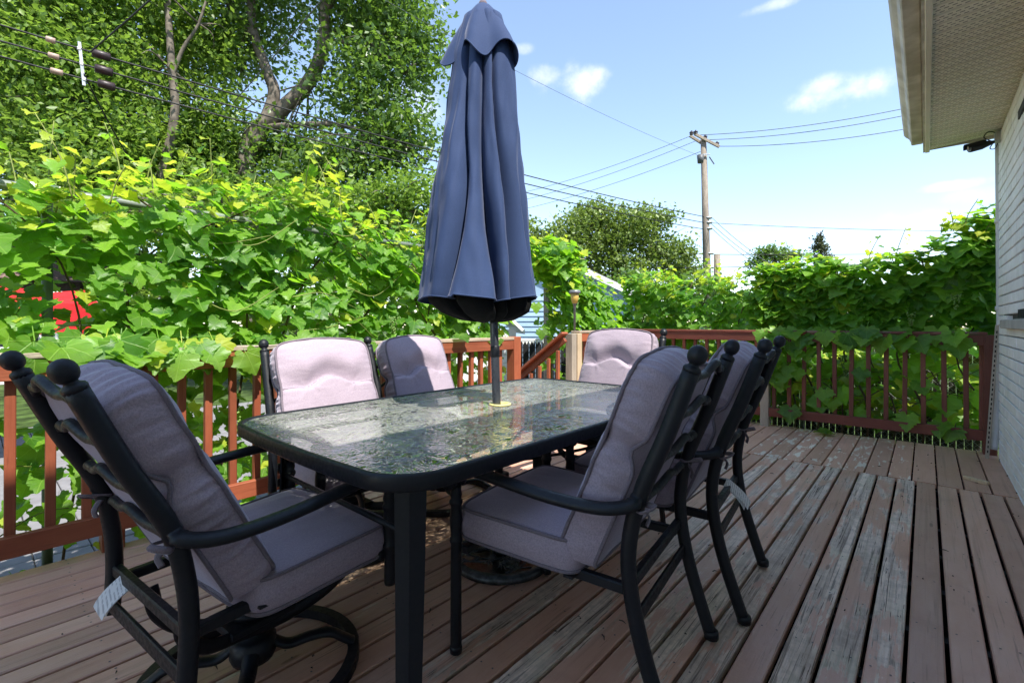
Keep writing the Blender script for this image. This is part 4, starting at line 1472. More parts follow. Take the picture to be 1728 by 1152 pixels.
def make_vine(label, leaves, stems, nparts=300, grapes=()):
    """leaves: list of (pos, normal, tip dir, size front) ; the nearest in frame become parts, the rest one foliage part"""
    root = tag(empty('grapevine', leaves[0][0] * 1.0), label, 'grapevine', 'grapevines grown over the railings')
    o0 = root.location.copy(); o0.z = -.5; root.location = o0
    sc = []
    for i, (p, nn, dn, s, yg_or_lit, fr) in enumerate(leaves):
        x, y, D = project(p)
        vis = 1.0 if (-20 < x < 1750 and -20 < y < 1160 and D > .3) else 0.0
        sc.append((-(vis * s / max(D, .5) * fr), i))
    sc.sort()
    chosen = set(i for _, i in sc[:nparts])
    rest = {'vine_leaf': [], 'vine_leaf_young_or_lit': []}
    for i, (p, nn, dn, s, yg_or_lit, fr) in enumerate(leaves):
        mt = 'vine_leaf_young_or_lit' if yg_or_lit else 'vine_leaf'
        v = random.randrange(6)
        R3 = leaf_frame(nn, dn)
        if i in chosen:
            o = link('leaf', LEAF_ME[(v, mt)], root)
            o.matrix_local = Matrix.Translation(p - o0) @ R3.to_4x4() @ Matrix.Scale(s, 4)
        else:
            rest[mt].append((v, R3, p - o0, s))
    for mt, lst in rest.items():
        if not lst: continue
        V = []; F = []; U = []; k = 0
        for (v, R3, p, s) in lst:
            vs, fs, uv = LV[v]
            A = np.array(vs) @ (np.array(R3).T * s) + np.array(p)
            V.append(A); F += [tuple(q + k for q in f) for f in fs]; U += uv; k += len(vs)
        V = np.concatenate(V)
        me = bpy.data.meshes.new('foliage')
        me.from_pydata(V.tolist(), [], F)
        ul = me.uv_layers.new(name='UVMap')
        li = np.zeros(len(me.loops), dtype=np.int32); me.loops.foreach_get('vertex_index', li)
        ul.data.foreach_set('uv', np.array(U, dtype=np.float32)[li].ravel())
        me.polygons.foreach_set('use_smooth', [True] * len(me.polygons))
        me.materials.append(M[mt])
        o = link('foliage' if mt == 'vine_leaf' else 'young_or_lit_foliage', me, root); o['kind'] = 'stuff'
    for (pts, r, mt) in stems:
        sp = spline([Vector(p) - o0 for p in pts], 5)
        MB().tube(sp, [r * (1 - .5 * i / len(sp)) for i in range(len(sp))], 7).build('stem', mt, root)
    for g in grapes:
        m = MB(); g = Vector(g)
        gr = random.Random(int(g.x * 1000))
        for i in range(46):
            t = gr.random(); a = gr.uniform(0, 6.28); rr = .032 * (1 - .75 * t)
            m.ball(g - o0 + Vector((rr * math.cos(a), rr * math.sin(a), -.13 * t)), .0075, 7, 5)
        m.build('grape_cluster', 'grape', root)['kind'] = 'stuff'
    return root


def rv(a): return Vector((random.uniform(-a, a), random.uniform(-a, a), random.uniform(-a, a)))


def hedge_leaves(n, start, end, out, zfun, dfun, dens, size=(.060, .140), spill=0.0, young_top=.50):
    """leaves over a hedge-shaped mass running start->end (2D); out: 2D unit vector to the viewer's side.
    zfun(s)->(zmin, zmax); dfun(s,z)->depth of the mass behind its front; dens(s,z)->0..1"""
    S = Vector((start[0], start[1], 0)); E = Vector((end[0], end[1], 0)); d = (E - S); Ln = d.length; d.normalize()
    O = Vector((out[0], out[1], 0))
    res = []
    tries = 0
    while len(res) < n and tries < n * 14:
        tries += 1
        s = random.random() * Ln
        z0, z1 = zfun(s)
        z = z0 + (z1 - z0) * random.random() ** .85
        if random.random() > dens(s, z): continue
        dep = dfun(s, z)
        q = random.random()
        front = random.random() ** 1.9            # 0 at the face
        w = -front * dep
        top = max(0.0, 1 - (z1 - z) / .30)
        bul = .10 * mnoise.noise(Vector((s * 1.7, z * 1.7, 4.0))) + .05 * mnoise.noise(Vector((s * 5, z * 5, 9)))
        p = S + d * s + O * (w + bul + random.uniform(0, spill)) + Vector((0, 0, z))
        up = .60 + .75 * top + .7 * random.random()
        nn = O * (.75 - .35 * top - .5 * front) + Vector((0, 0, up)) + rv(.62)
        dn = Vector((0, 0, -1)) + O * .55 + rv(.55) + d * random.uniform(-.6, .6)
        sz = random.uniform(*size) * (1 - .25 * top)
        if random.random() < .12: sz *= .6
        yg_or_lit = random.random() < ((.05 if z > .9 else .22) + young_top * top * (1 if front < .75 else .4))  # low leaves take the bright young colour more often, standing in for backlight
        if yg_or_lit: sz *= .72
        res.append((p, nn, dn, sz, yg_or_lit, 1.0 - .75 * front))
    return res


def shoots(n, base_fn, leaves, stems, h=(.15, .5)):
    """young shoots rising out of the top, each with a few leaves getting smaller to the tip"""
    for i in range(n):
        b = base_fn()
        hh = random.uniform(*h)
        lean = rv(.45); lean.z = 0
        pts = [b, b + Vector((0, 0, hh * .5)) + lean * hh * .3, b + Vector((0, 0, hh)) + lean * hh * .9]
        stems.append((pts, .0042, 'green_stem'))
        k = int(hh / .045) + 1
        for j in range(k):
            t = (j + .6) / k
            p = pts[0].lerp(pts[1], min(1, t * 2)) if t < .5 else pts[1].lerp(pts[2], t * 2 - 1)
            a = random.uniform(0, 6.28)
            o = Vector((math.cos(a), math.sin(a), 0))
            leaves.append((p + o * .04, Vector((0, 0, 1)) + o * .5 + rv(.4), o + Vector((0, 0, -.35)), random.uniform(.075, .12) * (1 - .6 * t), random.random() < .75, 1.0))


# --- left vine, on a pipe frame behind the left railing
def zL(s):
    y = -2.3 + s
    top = 1.70 + .34 * max(0, min(1, (y - .38) / .40)) - .13 * max(0, min(1, (y - 1.4) / .9)) + .12 * mnoise.noise(Vector((y * 1.6, 0, 0))) + .04 * math.sin(y * 5)
    if y > 3.1: top -= .5 * (y - 3.1)
    return (-.35, top)


def dL(s, z): return .30 + .30 * max(0, min(1, (z - .3)))


def densL(s, z):
    y = -2.3 + s
    d = 1.0
    if z < .95:
        d = .34 if y > .35 else .13
        if z < .1: d *= .7
    if y < .42 and .95 < z < 1.45: d *= .62      # thin, the neighbour's garden shows through
    if z > 1.45 and y < .2: d *= .75
    if z > 1.0: d *= .55 + .75 * max(0, mnoise.noise(Vector((y * 2.6, z * 2.6, 2.5))) + .45)
    return min(1, d)


lv = hedge_leaves(4600, (-3.10, -2.3), (-3.10, 3.45), (1, 0), zL, dL, densL)
# leaves lying over the cap rail
for i in range(46):
    y = random.choice((random.uniform(.15, .62), random.uniform(.3, 1.2), random.uniform(.9, 3.2)))
    lv.append((Vector((random.uniform(-3.02, -2.86), y, random.uniform(.93, 1.03))), Vector((.8, 0, .6)) + rv(.4), Vector((.35, 0, -1)) + rv(.35), random.uniform(.11, .18), random.random() < .12, 1.2))
sts = []
for i in range(13):
    y = -1.8 + i * .4 + random.uniform(-.1, .1)
    sts.append(([(-3.15, y, -.6), (-3.12 + random.uniform(-.06, .04), y + random.uniform(-.12, .12), 0), (-3.2, y + random.uniform(-.25, .25), .7), (-3.25, y + random.uniform(-.4, .4), 1.4), (-3.2, y + random.uniform(-.6, .6), 1.85)], random.uniform(.007, .014), 'vine_bark'))
for i in range(22):
    y = random.uniform(-.3, 3); z = random.uniform(.05, 1.8)
    sts.append(([(-3.08, y, z), (-3.04, y + .2, z + random.uniform(-.1, .15)), (-3.06, y + .45, z + random.uniform(-.15, .2))], .0035, 'green_stem'))
shoots(46, lambda: (lambda y: Vector((random.uniform(-3.5, -3.05), y, zL(y + 2.3)[1] - random.uniform(.02, .2))))(random.uniform(-.6, 3.3)), lv, sts, (.15, .42))
make_vine('big bright grapevine over the left railing behind the sunlit chairs', lv, sts, 300, [(-3.03, 1.02, .6), (-3.02, 2.1, 1.15)])

# --- vine on the arbour post over the stair and on the corner railing
def zC(s):
    top = 1.70 + .14 * mnoise.noise(Vector((s * 1.8, 3, 0))) + .06 * math.sin(s * 4)
    return (-.3, top)


def densC(s, z):
    if z < .95: return .45
    return min(1, .5 + .8 * max(0, mnoise.noise(Vector((s * 2.6, z * 2.6, 7.5))) + .45))


lv = hedge_leaves(950, (-3.10, 4.55), (-3.10, 5.8), (1, 0), zC, lambda s, z: .5, densC)
lv += hedge_leaves(1800, (-3.1, 5.78), (-1.25, 5.78), (0, -1), zC, lambda s, z: .45, densC)
# canopy over the arbour
for i in range(330):
    a = random.uniform(0, 6.28); r = random.random() ** .6
    p = Vector((-3.50, 4.72, 1.93)) + Vector((.34 * r * math.cos(a), .62 * r * math.sin(a), random.uniform(-.30, .22) * (1.1 - r * .6)))
    lv.append((p, Vector((.35, -.2, .9)) + rv(.6), Vector((.5, -.4, -.7)) + rv(.6), random.uniform(.09, .16), random.random() < .22, .9))
for i in range(150):
    t = random.random()
    p = Vector((-3.4, 4.75, 1.75)).lerp(Vector((-3.1, 5.2, 1.0)), t) + rv(.16)
    lv.append((p, Vector((.5, -.4, .6)) + rv(.6), Vector((.3, -.3, -1)) + rv(.4), random.uniform(.09, .16), random.random() < .12, .9))
for (px, py) in ((905, 512), (914, 556)):
    lv.append((at(px, py, 5.15), Vector((.6, -.8, .3)), Vector((0, 0, -1)), .115, False, 2.0))
sts = [([(-3.25, 5.2, -.6), (-3.2, 5.1, .6), (-3.25, 4.95, 1.3), (-3.5, 4.75, 1.9)], .016, 'vine_bark'), ([(-3.2, 5.25, .2), (-3.25, 5.0, 1.0), (-3.42, 4.8, 1.7)], .012, 'vine_bark')]
for i in range(8):
    x = -3.0 + .24 * i
    sts.append(([(x, 5.9, -.6), (x + .05, 5.88, .3), (x - .1, 5.9, 1.0), (x + .1, 5.9, 1.6)], .009, 'vine_bark'))
shoots(16, lambda: Vector((random.uniform(-3.2, -1.3), random.uniform(5.8, 6.1), random.uniform(1.5, 1.68))), lv, sts, (.1, .3))
shoots(5, lambda: Vector((-3.5, random.uniform(4.3, 5.1), 2.05)), lv, sts, (.1, .25))
make_vine('grapevine round the arbour post and the deck corner, behind the far chair', lv, sts, 300)

# --- vine over the right half of the far railing
def zR(s):
    x = -1.5 + s
    top = 1.74 + .08 * mnoise.noise(Vector((x * 2.0, 8, 0))) + .10 * math.exp(-((x + .95) / .25) ** 2) + .40 * max(0, min(1, (x + .15) / .45))
    return (.16, top)


def dR(s, z): return .30 if z > .92 else .50


def densR(s, z):
    x = -1.5 + s
    if z < .92: return .07
    return min(1, .5 + .85 * max(0, mnoise.noise(Vector((x * 2.8, z * 2.8, 1.5))) + .42))


lv = hedge_leaves(1900, (-1.45, 5.80), (.56, 5.80), (0, -1), zR, dR, densR, (.085, .17))
for i in range(30):
    x = random.uniform(-1.3, .36)
    lv.append((Vector((x, random.uniform(5.53, 5.64), random.uniform(.96, 1.06))), Vector((0, -.8, .6)) + rv(.4), Vector((0, -.35, -1)) + rv(.35), random.uniform(.12, .19), False, 1.3))
for i in range(20):
    x = random.uniform(-1.25, .38)
    lv.append((Vector((x, random.uniform(5.60, 5.72), random.uniform(.2, .85))), Vector((0, -.9, .45)) + rv(.4), Vector((0, -.2, -1)) + rv(.35), random.uniform(.12, .19), False, 1.1))
for i in range(16):      # leaves spilling in front of the rail beside the chairs
    lv.append((Vector((random.uniform(-1.3, -.98), random.uniform(5.52, 5.60), random.uniform(.55, .95))), Vector((0, -.9, .5)) + rv(.35), Vector((0, -.2, -1)) + rv(.3), random.uniform(.12, .17), False, 1.3))
# sunlit leaves of the same vine hanging on the far side, seen between the balusters
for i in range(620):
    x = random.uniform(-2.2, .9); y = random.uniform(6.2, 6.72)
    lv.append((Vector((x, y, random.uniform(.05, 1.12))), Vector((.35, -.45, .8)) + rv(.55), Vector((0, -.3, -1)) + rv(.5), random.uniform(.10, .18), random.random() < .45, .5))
sts = []
for i in range(9):
    x = -1.35 + .21 * i
    sts.append(([(x, 5.95, -.6), (x + .08, 5.86, .25), (x - .12, 5.88, .8), (x + .12, 5.9, 1.3), (x + .05, 5.92, 1.75)], random.uniform(.006, .012), 'vine_bark'))
for i in range(10):
    z = random.uniform(.15, .85); x = random.uniform(-1.2, .1)
    sts.append(([(x, 5.78, z), (x + .15, 5.75, z + random.uniform(-.1, .1)), (x + .4, 5.78, z + random.uniform(-.2, .2))], .005, 'vine_bark'))
shoots(12, lambda: Vector((random.uniform(-1.4, .45), random.uniform(5.8, 6.05), 1.62)), lv, sts, (.15, .4))
shoots(7, lambda: Vector((random.uniform(.1, .48), random.uniform(5.8, 6.0), 1.95)), lv, sts, (.1, .28))
make_vine('shaded grapevine over the far railing next to the house wall', lv, sts, 300, [(-.62, 5.74, .78), (-.60, 5.73, .70), (-.1, 5.66, 1.2), (.2, 5.68, 1.35)])

# a loose leaf on the boards
o = link('fallen_leaf', LEAF_ME[(2, 'vine_leaf')].copy())
o.location = (-.70, 5.56, .02); o.scale = (.16, .16, .16); o.rotation_euler = (.12, -.1, 2.1)
tag(o, 'single green vine leaf lying on the boards below the far railing', 'leaf')


# ------------------------------------------------------------------ trees
def tree(label, base, limbs, lobes, nleaf, size, mat, seed, name='tree', group='trees beyond the garden', clump=.55, trunk_mat='bark'):
    """base: ground point; limbs: list of (points, radius) relative to base; lobes: list of (centre, radii, weight) relative to base"""
    r = np.random.default_rng(seed)
    root = tag(empty(name, base), label, 'tree', group)
    m = MB()
    for pts, rad_ in limbs:
        sp = spline(pts, 6)
        m.tube(sp, [rad_ * (1 - .62 * i / len(sp)) for i in range(len(sp))], 9)
    # twigs from limb ends into the lobes
    ends = [Vector(p[-1]) for p, _ in limbs] + [Vector(p[len(p) // 2]) for p, _ in limbs]
    tr = random.Random(seed)
    tips = []
    for (c, rr, w) in lobes:
        for i in range(int(6 * w) + 2):
            v = Vector((tr.gauss(0, .5), tr.gauss(0, .5), tr.gauss(0, .5)))
            tip = Vector(c) + Vector((v.x * rr[0], v.y * rr[1], v.z * rr[2]))
            e = min(ends, key=lambda q: (q - tip).length)
            mid = e.lerp(tip, .5) + Vector((tr.uniform(-.2, .2), tr.uniform(-.2, .2), tr.uniform(0, .35)))
            m.tube(spline([e, mid, tip], 4), [.03 * (1 - .85 * k / 8) for k in range(9)], 5)
            tips.append(tip)
    m.build('trunk', trunk_mat, root)
    tw = sum(l[2] for l in lobes)
    C = []
    for (c, rr, w) in lobes:
        n = max(3, int(nleaf * w / tw / 34))
        d = r.normal(size=(n, 3)); d /= np.linalg.norm(d, axis=1)[:, None]
        rad_ = r.random(n) ** .42
        C.append(np.array(c) + d * rad_[:, None] * np.array(rr))
    C = np.concatenate(C)
    n = nleaf
    pick = r.integers(0, len(C), n)
    off = r.normal(size=(n, 3)) * clump * np.array([1, 1, .62])
    P = C[pick] + off
    P = P[(P[:, 2] + base[2]) > G + .4]
    n = len(P)
    # leaf quads, mostly facing up and outwards, slightly folded
    nz = r.normal(size=(n, 3)) * .75 + np.array([0, 0, .75]); nz /= np.linalg.norm(nz, axis=1)[:, None]
    t = r.normal(size=(n, 3)); t -= (t * nz).sum(1)[:, None] * nz; t /= np.linalg.norm(t, axis=1)[:, None]
    b = np.cross(nz, t)
    s = size * r.uniform(.6, 1.35, n)[:, None]
    V = np.stack([P - t * s * .55, P + b * s * .36 + nz * s * .07, P + t * s * .62 - nz * s * .10, P - b * s * .36 + nz * s * .07], 1).reshape(-1, 3)
    me = bpy.data.meshes.new('crown')
    me.vertices.add(len(V)); me.vertices.foreach_set('co', V.ravel())
    me.loops.add(n * 6); me.polygons.add(n * 2)
    base_i = np.arange(n)[:, None] * 4
    li = np.concatenate([base_i + np.array([0, 1, 2]), base_i + np.array([0, 2, 3])], 1).ravel()
    me.loops.foreach_set('vertex_index', li.astype(np.int32))
    me.polygons.foreach_set('loop_start', np.arange(0, n * 6, 3, dtype=np.int32))
    me.polygons.foreach_set('loop_total', np.full(n * 2, 3, dtype=np.int32))
    me.update(calc_edges=True)
    me.materials.append(M[mat])
    o = link('crown', me, root); o['kind'] = 'stuff'
    return root


def rel(px, py, t, base):
    return at(px, py, t) - Vector(base)


# large tree with the leaning trunk
t0 = 15.5
bB = at(440, 545, t0); bB.z = G
def rb(px, py, dt=0): return rel(px, py, t0 + dt, bB)
tree('tall tree with a leaning grey trunk directly left of the umbrella', bB,
     [([Vector((0, 0, 0)), rb(425, 400), rb(415, 300), rb(425, 232), rb(470, 190), rb(520, 140), rb(545, 80), rb(548, 20), rb(555, -80), rb(560, -250)], .33),
      ([rb(428, 250), rb(462, 165), rb(450, 120), rb(425, 40), rb(425, -60), rb(410, -200)], .22),
      ([rb(540, 90), rb(575, 70), rb(640, 90, -.5), rb(690, 120, -.5)], .11), ([rb(545, 60), rb(600, 40, .8), rb(650, 20, .8)], .10),
      ([rb(440, 215), rb(560, 210, -.6), rb(640, 230, -.8), rb(690, 250, -.8)], .10), ([rb(425, 60), rb(380, 0), rb(330, -80)], .12), ([rb(548, 20), rb(600, -60), rb(660, -120)], .14)],
     [(rb(650, 30), (1.9, 1.7, 1.6), 1.5), (rb(620, 150), (2.2, 1.8, 1.3), 1.5), (rb(680, 230, -.4), (1.1, 1.2, .8), .5), (rb(640, 250), (1.5, 1.4, .8), .65), (rb(560, 290), (2.6, 1.6, .9), 1.3), (rb(400, 60, .8), (1.7, 1.6, 1.4), 1.2),
      (rb(560, -80), (3.4, 2.6, 2.2), 3), (rb(400, -120), (3.0, 2.6, 2.2), 2.5), (rb(500, -250), (3.6, 3, 2.2), 2.2), (rb(480, 250, .9), (1.9, 1.2, .7), .8), (rb(690, 90), (1.0, 1.1, 1.0), .5), (rb(350, 260, .6), (1.9, 1.4, 1.1), 1.1), (rb(470, 330, .5), (2.6, 1.3, .8), 1.0)],
     62000, .15, 'tree_leaf', 21, clump=.42)
t1 = 13.5
bA = at(200, 545, t1); bA.z = G
def ra(px, py, dt=0): return rel(px, py, t1 + dt, bA)
tree('tall leafy tree with a thin pale trunk behind the overhead cables', bA,
     [([Vector((0, 0, 0)), ra(215, 420), ra(262, 330), ra(294, 200), ra(290, 120), ra(285, 40), ra(280, -60), ra(285, -220)], .155),
      ([ra(290, 130), ra(310, 80), ra(335, 40), ra(360, -40)], .06), ([ra(230, 400), ra(150, 250), ra(90, 100), ra(60, -80)], .20), ([ra(150, 250), ra(220, 200), ra(170, 180)], .05)],
     [(ra(60, 40), (2.3, 2, 1.8), 2.0), (ra(150, 130), (2.4, 1.8, 1.4), 1.8), (ra(60, 230), (2.4, 1.8, 1.4), 1.8), (ra(200, 230), (1.9, 1.5, 1.0), 1.3), (ra(180, -60), (2.6, 2.2, 1.8), 2.2), (ra(-100, 150), (2.4, 2, 2), 1.2), (ra(30, -180), (3, 2.5, 2), 2.0), (ra(130, 310), (3.0, 1.4, .9), 1.5), (ra(270, 290, .8), (1.6, 1.2, .8), .9), (ra(345, 70, 1.5), (1.3, 1.2, 1.6), .9), (ra(350, 200, 1.5), (1.2, 1.2, 1.2), .8)],
     56000, .145, 'tree_leaf_light', 22, clump=.42)
bS = at(560, 545, 11.8); bS.z = G
def rs(px, py, dt=0): return rel(px, py, 11.8 + dt, bS)
tree('lower bushy tree filling the gap above the left grapevine', bS,
     [([Vector((0, 0, 0)), rs(560, 450), rs(550, 380)], .10), ([Vector((.1, 0, 0)), rs(640, 430), rs(670, 350)], .07), ([Vector((-.1, 0, 0)), rs(420, 430), rs(380, 370)], .08)],
     [(rs(700, 330), (.8, .8, .8), 1.0), (rs(610, 350), (1.1, 1, .7), 1.2), (rs(490, 355), (1.3, 1, .7), 1.3), (rs(360, 350), (1.4, 1, .9), 1.3), (rs(230, 370), (1.5, 1, .9), 1.2), (rs(800, 420), (1.2, 1, 1.0), .8), (rs(680, 440), (1.6, 1, .9), 1.0), (rs(90, 350), (1.4, 1, 1.0), .8), (rs(400, 450), (2.2, 1, 1.0), 1.0), (rs(250, 500), (1.4, .8, .8), .8), (rs(480, 510), (1.4, .8, .7), .8), (rs(680, 520), (1.4, .8, .6), .8), (rs(600, 470), (1.2, .8, .6), .6)],
     24000, .115, 'tree_leaf_light', 23, clump=.26)
t2 = 25.0
bM = at(1040, 545, t2); bM.z = G
def rm(px, py, dt=0): return rel(px, py, t2 + dt, bM)
tree('rounded dense dark tree behind the utility pole to its left', bM,
     [([Vector((0, 0, 0)), rm(1040, 500), rm(1035, 440)], .32), ([rm(1040, 480), rm(1100, 430)], .14), ([rm(1040, 480), rm(970, 430)], .14)],
     [(rm(1060, 385), (1.9, 1.8, 1.2), 2.0), (rm(970, 400), (1.8, 1.8, 1.4), 2.0), (rm(1120, 425), (1.4, 1.5, 1.1), 1.4), (rm(1040, 440), (2.6, 2, 1.3), 2.2), (rm(920, 440), (1.5, 1.6, 1.5), 1.5), (rm(880, 410), (1.2, 1.5, 1.2), 1.0), (rm(1100, 370), (.8, .9, .7), .6), (rm(1000, 360), (1.0, .9, .6), .7), (rm(1150, 460), (.8, .9, .5), .5), (rm(820, 440), (1.5, 1.5, 1.3), .8)],
     26000, .17, 'tree_leaf_olive', 24, clump=.36)
t3 = 30.0
bc_ = at(1310, 545, t3); bc_.z = G
def rc(px, py, dt=0): return rel(px, py, t3 + dt, bc_)
tree('low dark bushy treetop showing above the middle of the far grapevine', bc_,
     [([Vector((0, 0, 0)), rc(1310, 500), rc(1315, 450)], .18)],
     [(rc(1295, 428), (.7, .7, .45), 1), (rc(1330, 430), (.7, .7, .45), 1), (rc(1280, 445), (.5, .6, .5), .8), (rc(1320, 465), (1.6, 1, .8), 1.4)], 3600, .16, 'tree_leaf', 25, clump=.25)
bd_ = at(1388, 545, 29.0); bd_.z = G
def rd(px, py, dt=0): return rel(px, py, 29 + dt, bd_)
tree('small pointed evergreen treetop right of the utility pole', bd_,
     [([Vector((0, 0, 0)), rd(1388, 470), rd(1384, 396)], .12)],
     [(rd(1382, 404), (.12, .12, .25), .3), (rd(1384, 420), (.35, .35, .35), .7), (rd(1388, 440), (.65, .65, .45), 1.1), (rd(1390, 465), (.95, .95, .6), 1.5)], 4200, .11, 'conifer_leaf', 26, clump=.14)
bh = at(150, 545, 17); bh.z = G
def rh(px, py, dt=0): return rel(px, py, 17 + dt, bh)
tree('dark background tree far left behind the leafy trees', bh,
     [([Vector((0, 0, 0)), rh(150, 400), rh(160, 200)], .3)],
     [(rh(100, 380), (4, 2, 1.6), 2), (rh(330, 330), (3, 2, 2), 2), (rh(-150, 300), (3, 2, 3), 2), (rh(600, 420), (4, 2, 1.2), 1.6), (rh(60, 120), (4, 2, 3), 2), (rh(230, 80), (2.6, 2, 2.6), 1.6)], 26000, .22, 'tree_leaf', 27, clump=.7)

bk = at(1060, 545, 13); bk.z = G
def rk(px, py, dt=0): return rel(px, py, 13 + dt, bk)
tree('low garden shrub filling the background behind the deck corner', bk,
     [([Vector((0, 0, 0)), rk(1060, 530)], .05), ([Vector((.2, 0, 0)), rk(1150, 530)], .05)],
     [(rk(1000, 530), (.9, .7, .6), 1), (rk(1090, 520), (.9, .7, .7), 1), (rk(1180, 520), (.9, .7, .7), 1), (rk(1260, 525), (.8, .7, .6), 1), (rk(1060, 480), (.8, .6, .35), .7), (rk(1170, 485), (.8, .6, .3), .6)], 6500, .13, 'tree_leaf', 28, clump=.22)

# ================================================================== BEYOND THE DECK
# pipe frame the left vine grows on
pf = tag(empty('pipe_trellis', (-3.38, .26, G)), 'grey metal pipe frame with a white elbow standing inside the left grapevine', 'trellis')
MB().tube([(0, 0, 0), (0, 0, 2.36)], .022, 12).build('post', 'pipe_grey', pf)
MB().tube([(0, 3.0, 0), (0, 3.0, 2.36)], .022, 12).build('post', 'pipe_grey', pf)
MB().tube([(0, -2.2, 2.395), (0, 3.1, 2.395)], .022, 12).build('top_pipe', 'pipe_grey', pf)
MB().tube([(0, -2.2, 1.7), (0, 3.1, 1.72)], .006, 6).build('wire', 'galvanised', pf)
MB().lathe([(.030, -.05), (.033, -.046), (.033, .06), (.030, .064)], (0, 0, 2.395), 14, Matrix.Rotation(R_(90), 3, 'X')).build('elbow', 'white_paint', pf)
ab = tag(empty('arbour_post', (-3.62, 4.84, G)), 'weathered square post of the vine arbour by the stair', 'post')
o = MB().box((0, 0, 1.32), (.085, .085, 2.64), ch=.005).build('post', 'grey_wood', ab); o['peel'] = .7
o = MB().bar((-.1, -1.0, 2.58), (-.1, 1.0, 2.60), .04, .09).build('beam', 'grey_wood', ab); o['peel'] = .6

# blue shed
sh = tag(empty('blue_shed', (-6.1, 8.1, G)), 'pale blue sided shed seen through the gap beside the umbrella', 'shed')
sa = R_(28)
sh.rotation_euler = (0, 0, sa)
MB().box((0, 1.3, 1.15), (3.6, 2.5, 2.3)).build('wall', 'blue_siding', sh)
me_sd = MB().add([(-1.82, -.005, 0), (1.82, -.005, 0), (1.82, -.030, .0), (-1.82, -.030, .0), (-1.82, -.008, .112), (1.82, -.008, .112)], [(0, 1, 2, 3), (3, 2, 5, 4)]).mesh('siding_board'); me_sd.materials.append(M['blue_siding'])
for i in range(21):
    o = link('siding_board', me_sd, sh); o.location = (0, .05, i * .11)
gb = MB().add([(-1.82, .04, 2.3), (1.82, .04, 2.3), (0, .04, 3.2)], [(0, 1, 2)]).build('gable', 'blue_siding', sh)
for s in (-1, 1):
    MB().add([(0, -.2, 3.28), (s * 2.1, -.2, 2.24), (s * 2.1, 2.8, 2.24), (0, 2.8, 3.28), (0, -.2, 3.22), (s * 2.1, -.2, 2.18), (s * 2.1, 2.8, 2.18), (0, 2.8, 3.22)],
             [(0, 1, 2, 3), (4, 7, 6, 5), (0, 4, 5, 1), (1, 5, 6, 2), (2, 6, 7, 3)]).build('roof', 'roof_grey', sh)
    MB().bar((0, -.21, 3.20), (s * 2.1, -.21, 2.16), .02, .12).build('barge_board', 'white_paint', sh)
# black fence with pointed white edging
bf = tag(empty('board_fence', at(905, 545, 7.2) * Vector((1, 1, 0)) if False else Vector((at(905, 545, 7.2).x, at(905, 545, 7.2).y, G))), 'black board fence with white zigzag edging in front of the blue shed', 'fence')
bf.rotation_euler = (0, 0, YAW)
me_k = MB().box((0, 0, .72), (.092, .02, 1.44), ch=.003).mesh('fence_board'); me_k.materials.append(M['black_wood'])
for i in range(14):
    o = link('board', me_k, bf); o.location = (-.35 + i * .096, 0, 0)
m = MB()
for i in range(26):
    x = -.38 + i * .052
    m.add([(x, -.014, 1.455), (x + .052, -.014, 1.455), (x + .026, -.014, 1.395)], [(0, 2, 1)])
m.box((.29, -.012, 1.47), (1.36, .012, .03))
m.build('zigzag_edging', 'white_paint', bf)
# white outbuilding
wb = tag(empty('white_garage', Vector((at(838, 545, 6.9).x, at(838, 545, 6.9).y, G))), 'white outbuilding with a low eave behind the end of the left railing', 'garage')
wb.rotation_euler = (0, 0, YAW + .12)
MB().box((-.15, .9, .8), (.86, 1.8, 1.6)).build('wall', 'white_paint', wb)
me_w = MB().box((0, 0, 0), (.87, .014, .118), ch=.003).mesh('siding_board'); me_w.materials.append(M['white_paint'])
for i in range(13):
    o = link('siding_board', me_w, wb); o.location = (-.15, -.006, .07 + i * .125)
MB().add([(-.62, -.12, 2.02), (-.15, -.12, 2.15), (.40, -.12, 1.62), (.40, 1.9, 1.62), (-.15, 1.9, 2.15), (.40, -.12, 1.56), (-.15, -.12, 2.08), (.40, 1.9, 1.56), (-.62, -.12, 1.6), (-.62, 1.9, 1.6)], [(1, 2, 3, 4), (1, 6, 5, 2), (2, 5, 7, 3), (8, 1, 4, 9)]).build('roof', 'white_paint', wb)
# neighbour's house and red canopy on the far left
nh = tag(empty('neighbour_house', Vector((-19.5, 0.2, G))), 'brown roofed white house glimpsed through the vine at far left', 'house')
MB().box((-2, 0, 1.2), (4, 9, 2.6)).build('wall', 'white_paint', nh)
MB().add([(.5, -4.9, 2.95), (.5, 4.9, 2.95), (-2.2, 4.9, 4.3), (-2.2, -4.9, 4.3), (-4.8, -4.9, 2.9), (-4.8, 4.9, 2.9)], [(0, 1, 2, 3), (3, 2, 5, 4)]).build('roof', 'roof_shingle', nh)
for y in (-2, .6, 2.6):
    wn_ = MB().box((.02, y, 1.5), (.05, 1.0, .9)).build('window', 'window_glass', nh)
    MB().box((.035, y, 1.02), (.09, 1.15, .06)).build('sill', 'white_paint', wn_)
rc_ = tag(empty('red_canopy', Vector((-8.6, .15, G))), 'bright red fabric canopy seen through the vine at the left edge', 'canopy')
for (x, y) in ((-.8, -1.3), (.8, -1.3), (-.8, .75), (.8, .75)):
    MB().tube([(x, y, 0), (x, y, 1.80)], .02, 8).build('pole', 'galvanised', rc_)


def can(i, j):
    x = -.95 + 1.9 * i; y = -1.5 + 2.4 * j
    return Vector((x, y, 2.18 - .26 * abs(x) - .05 * math.sin(j * math.pi * 3) ** 2 + .03 * mnoise.noise(Vector((x * 4, y * 4, 0)))))


MB().grid(can, 16, 20).build('canopy_top', 'red_fabric', rc_)


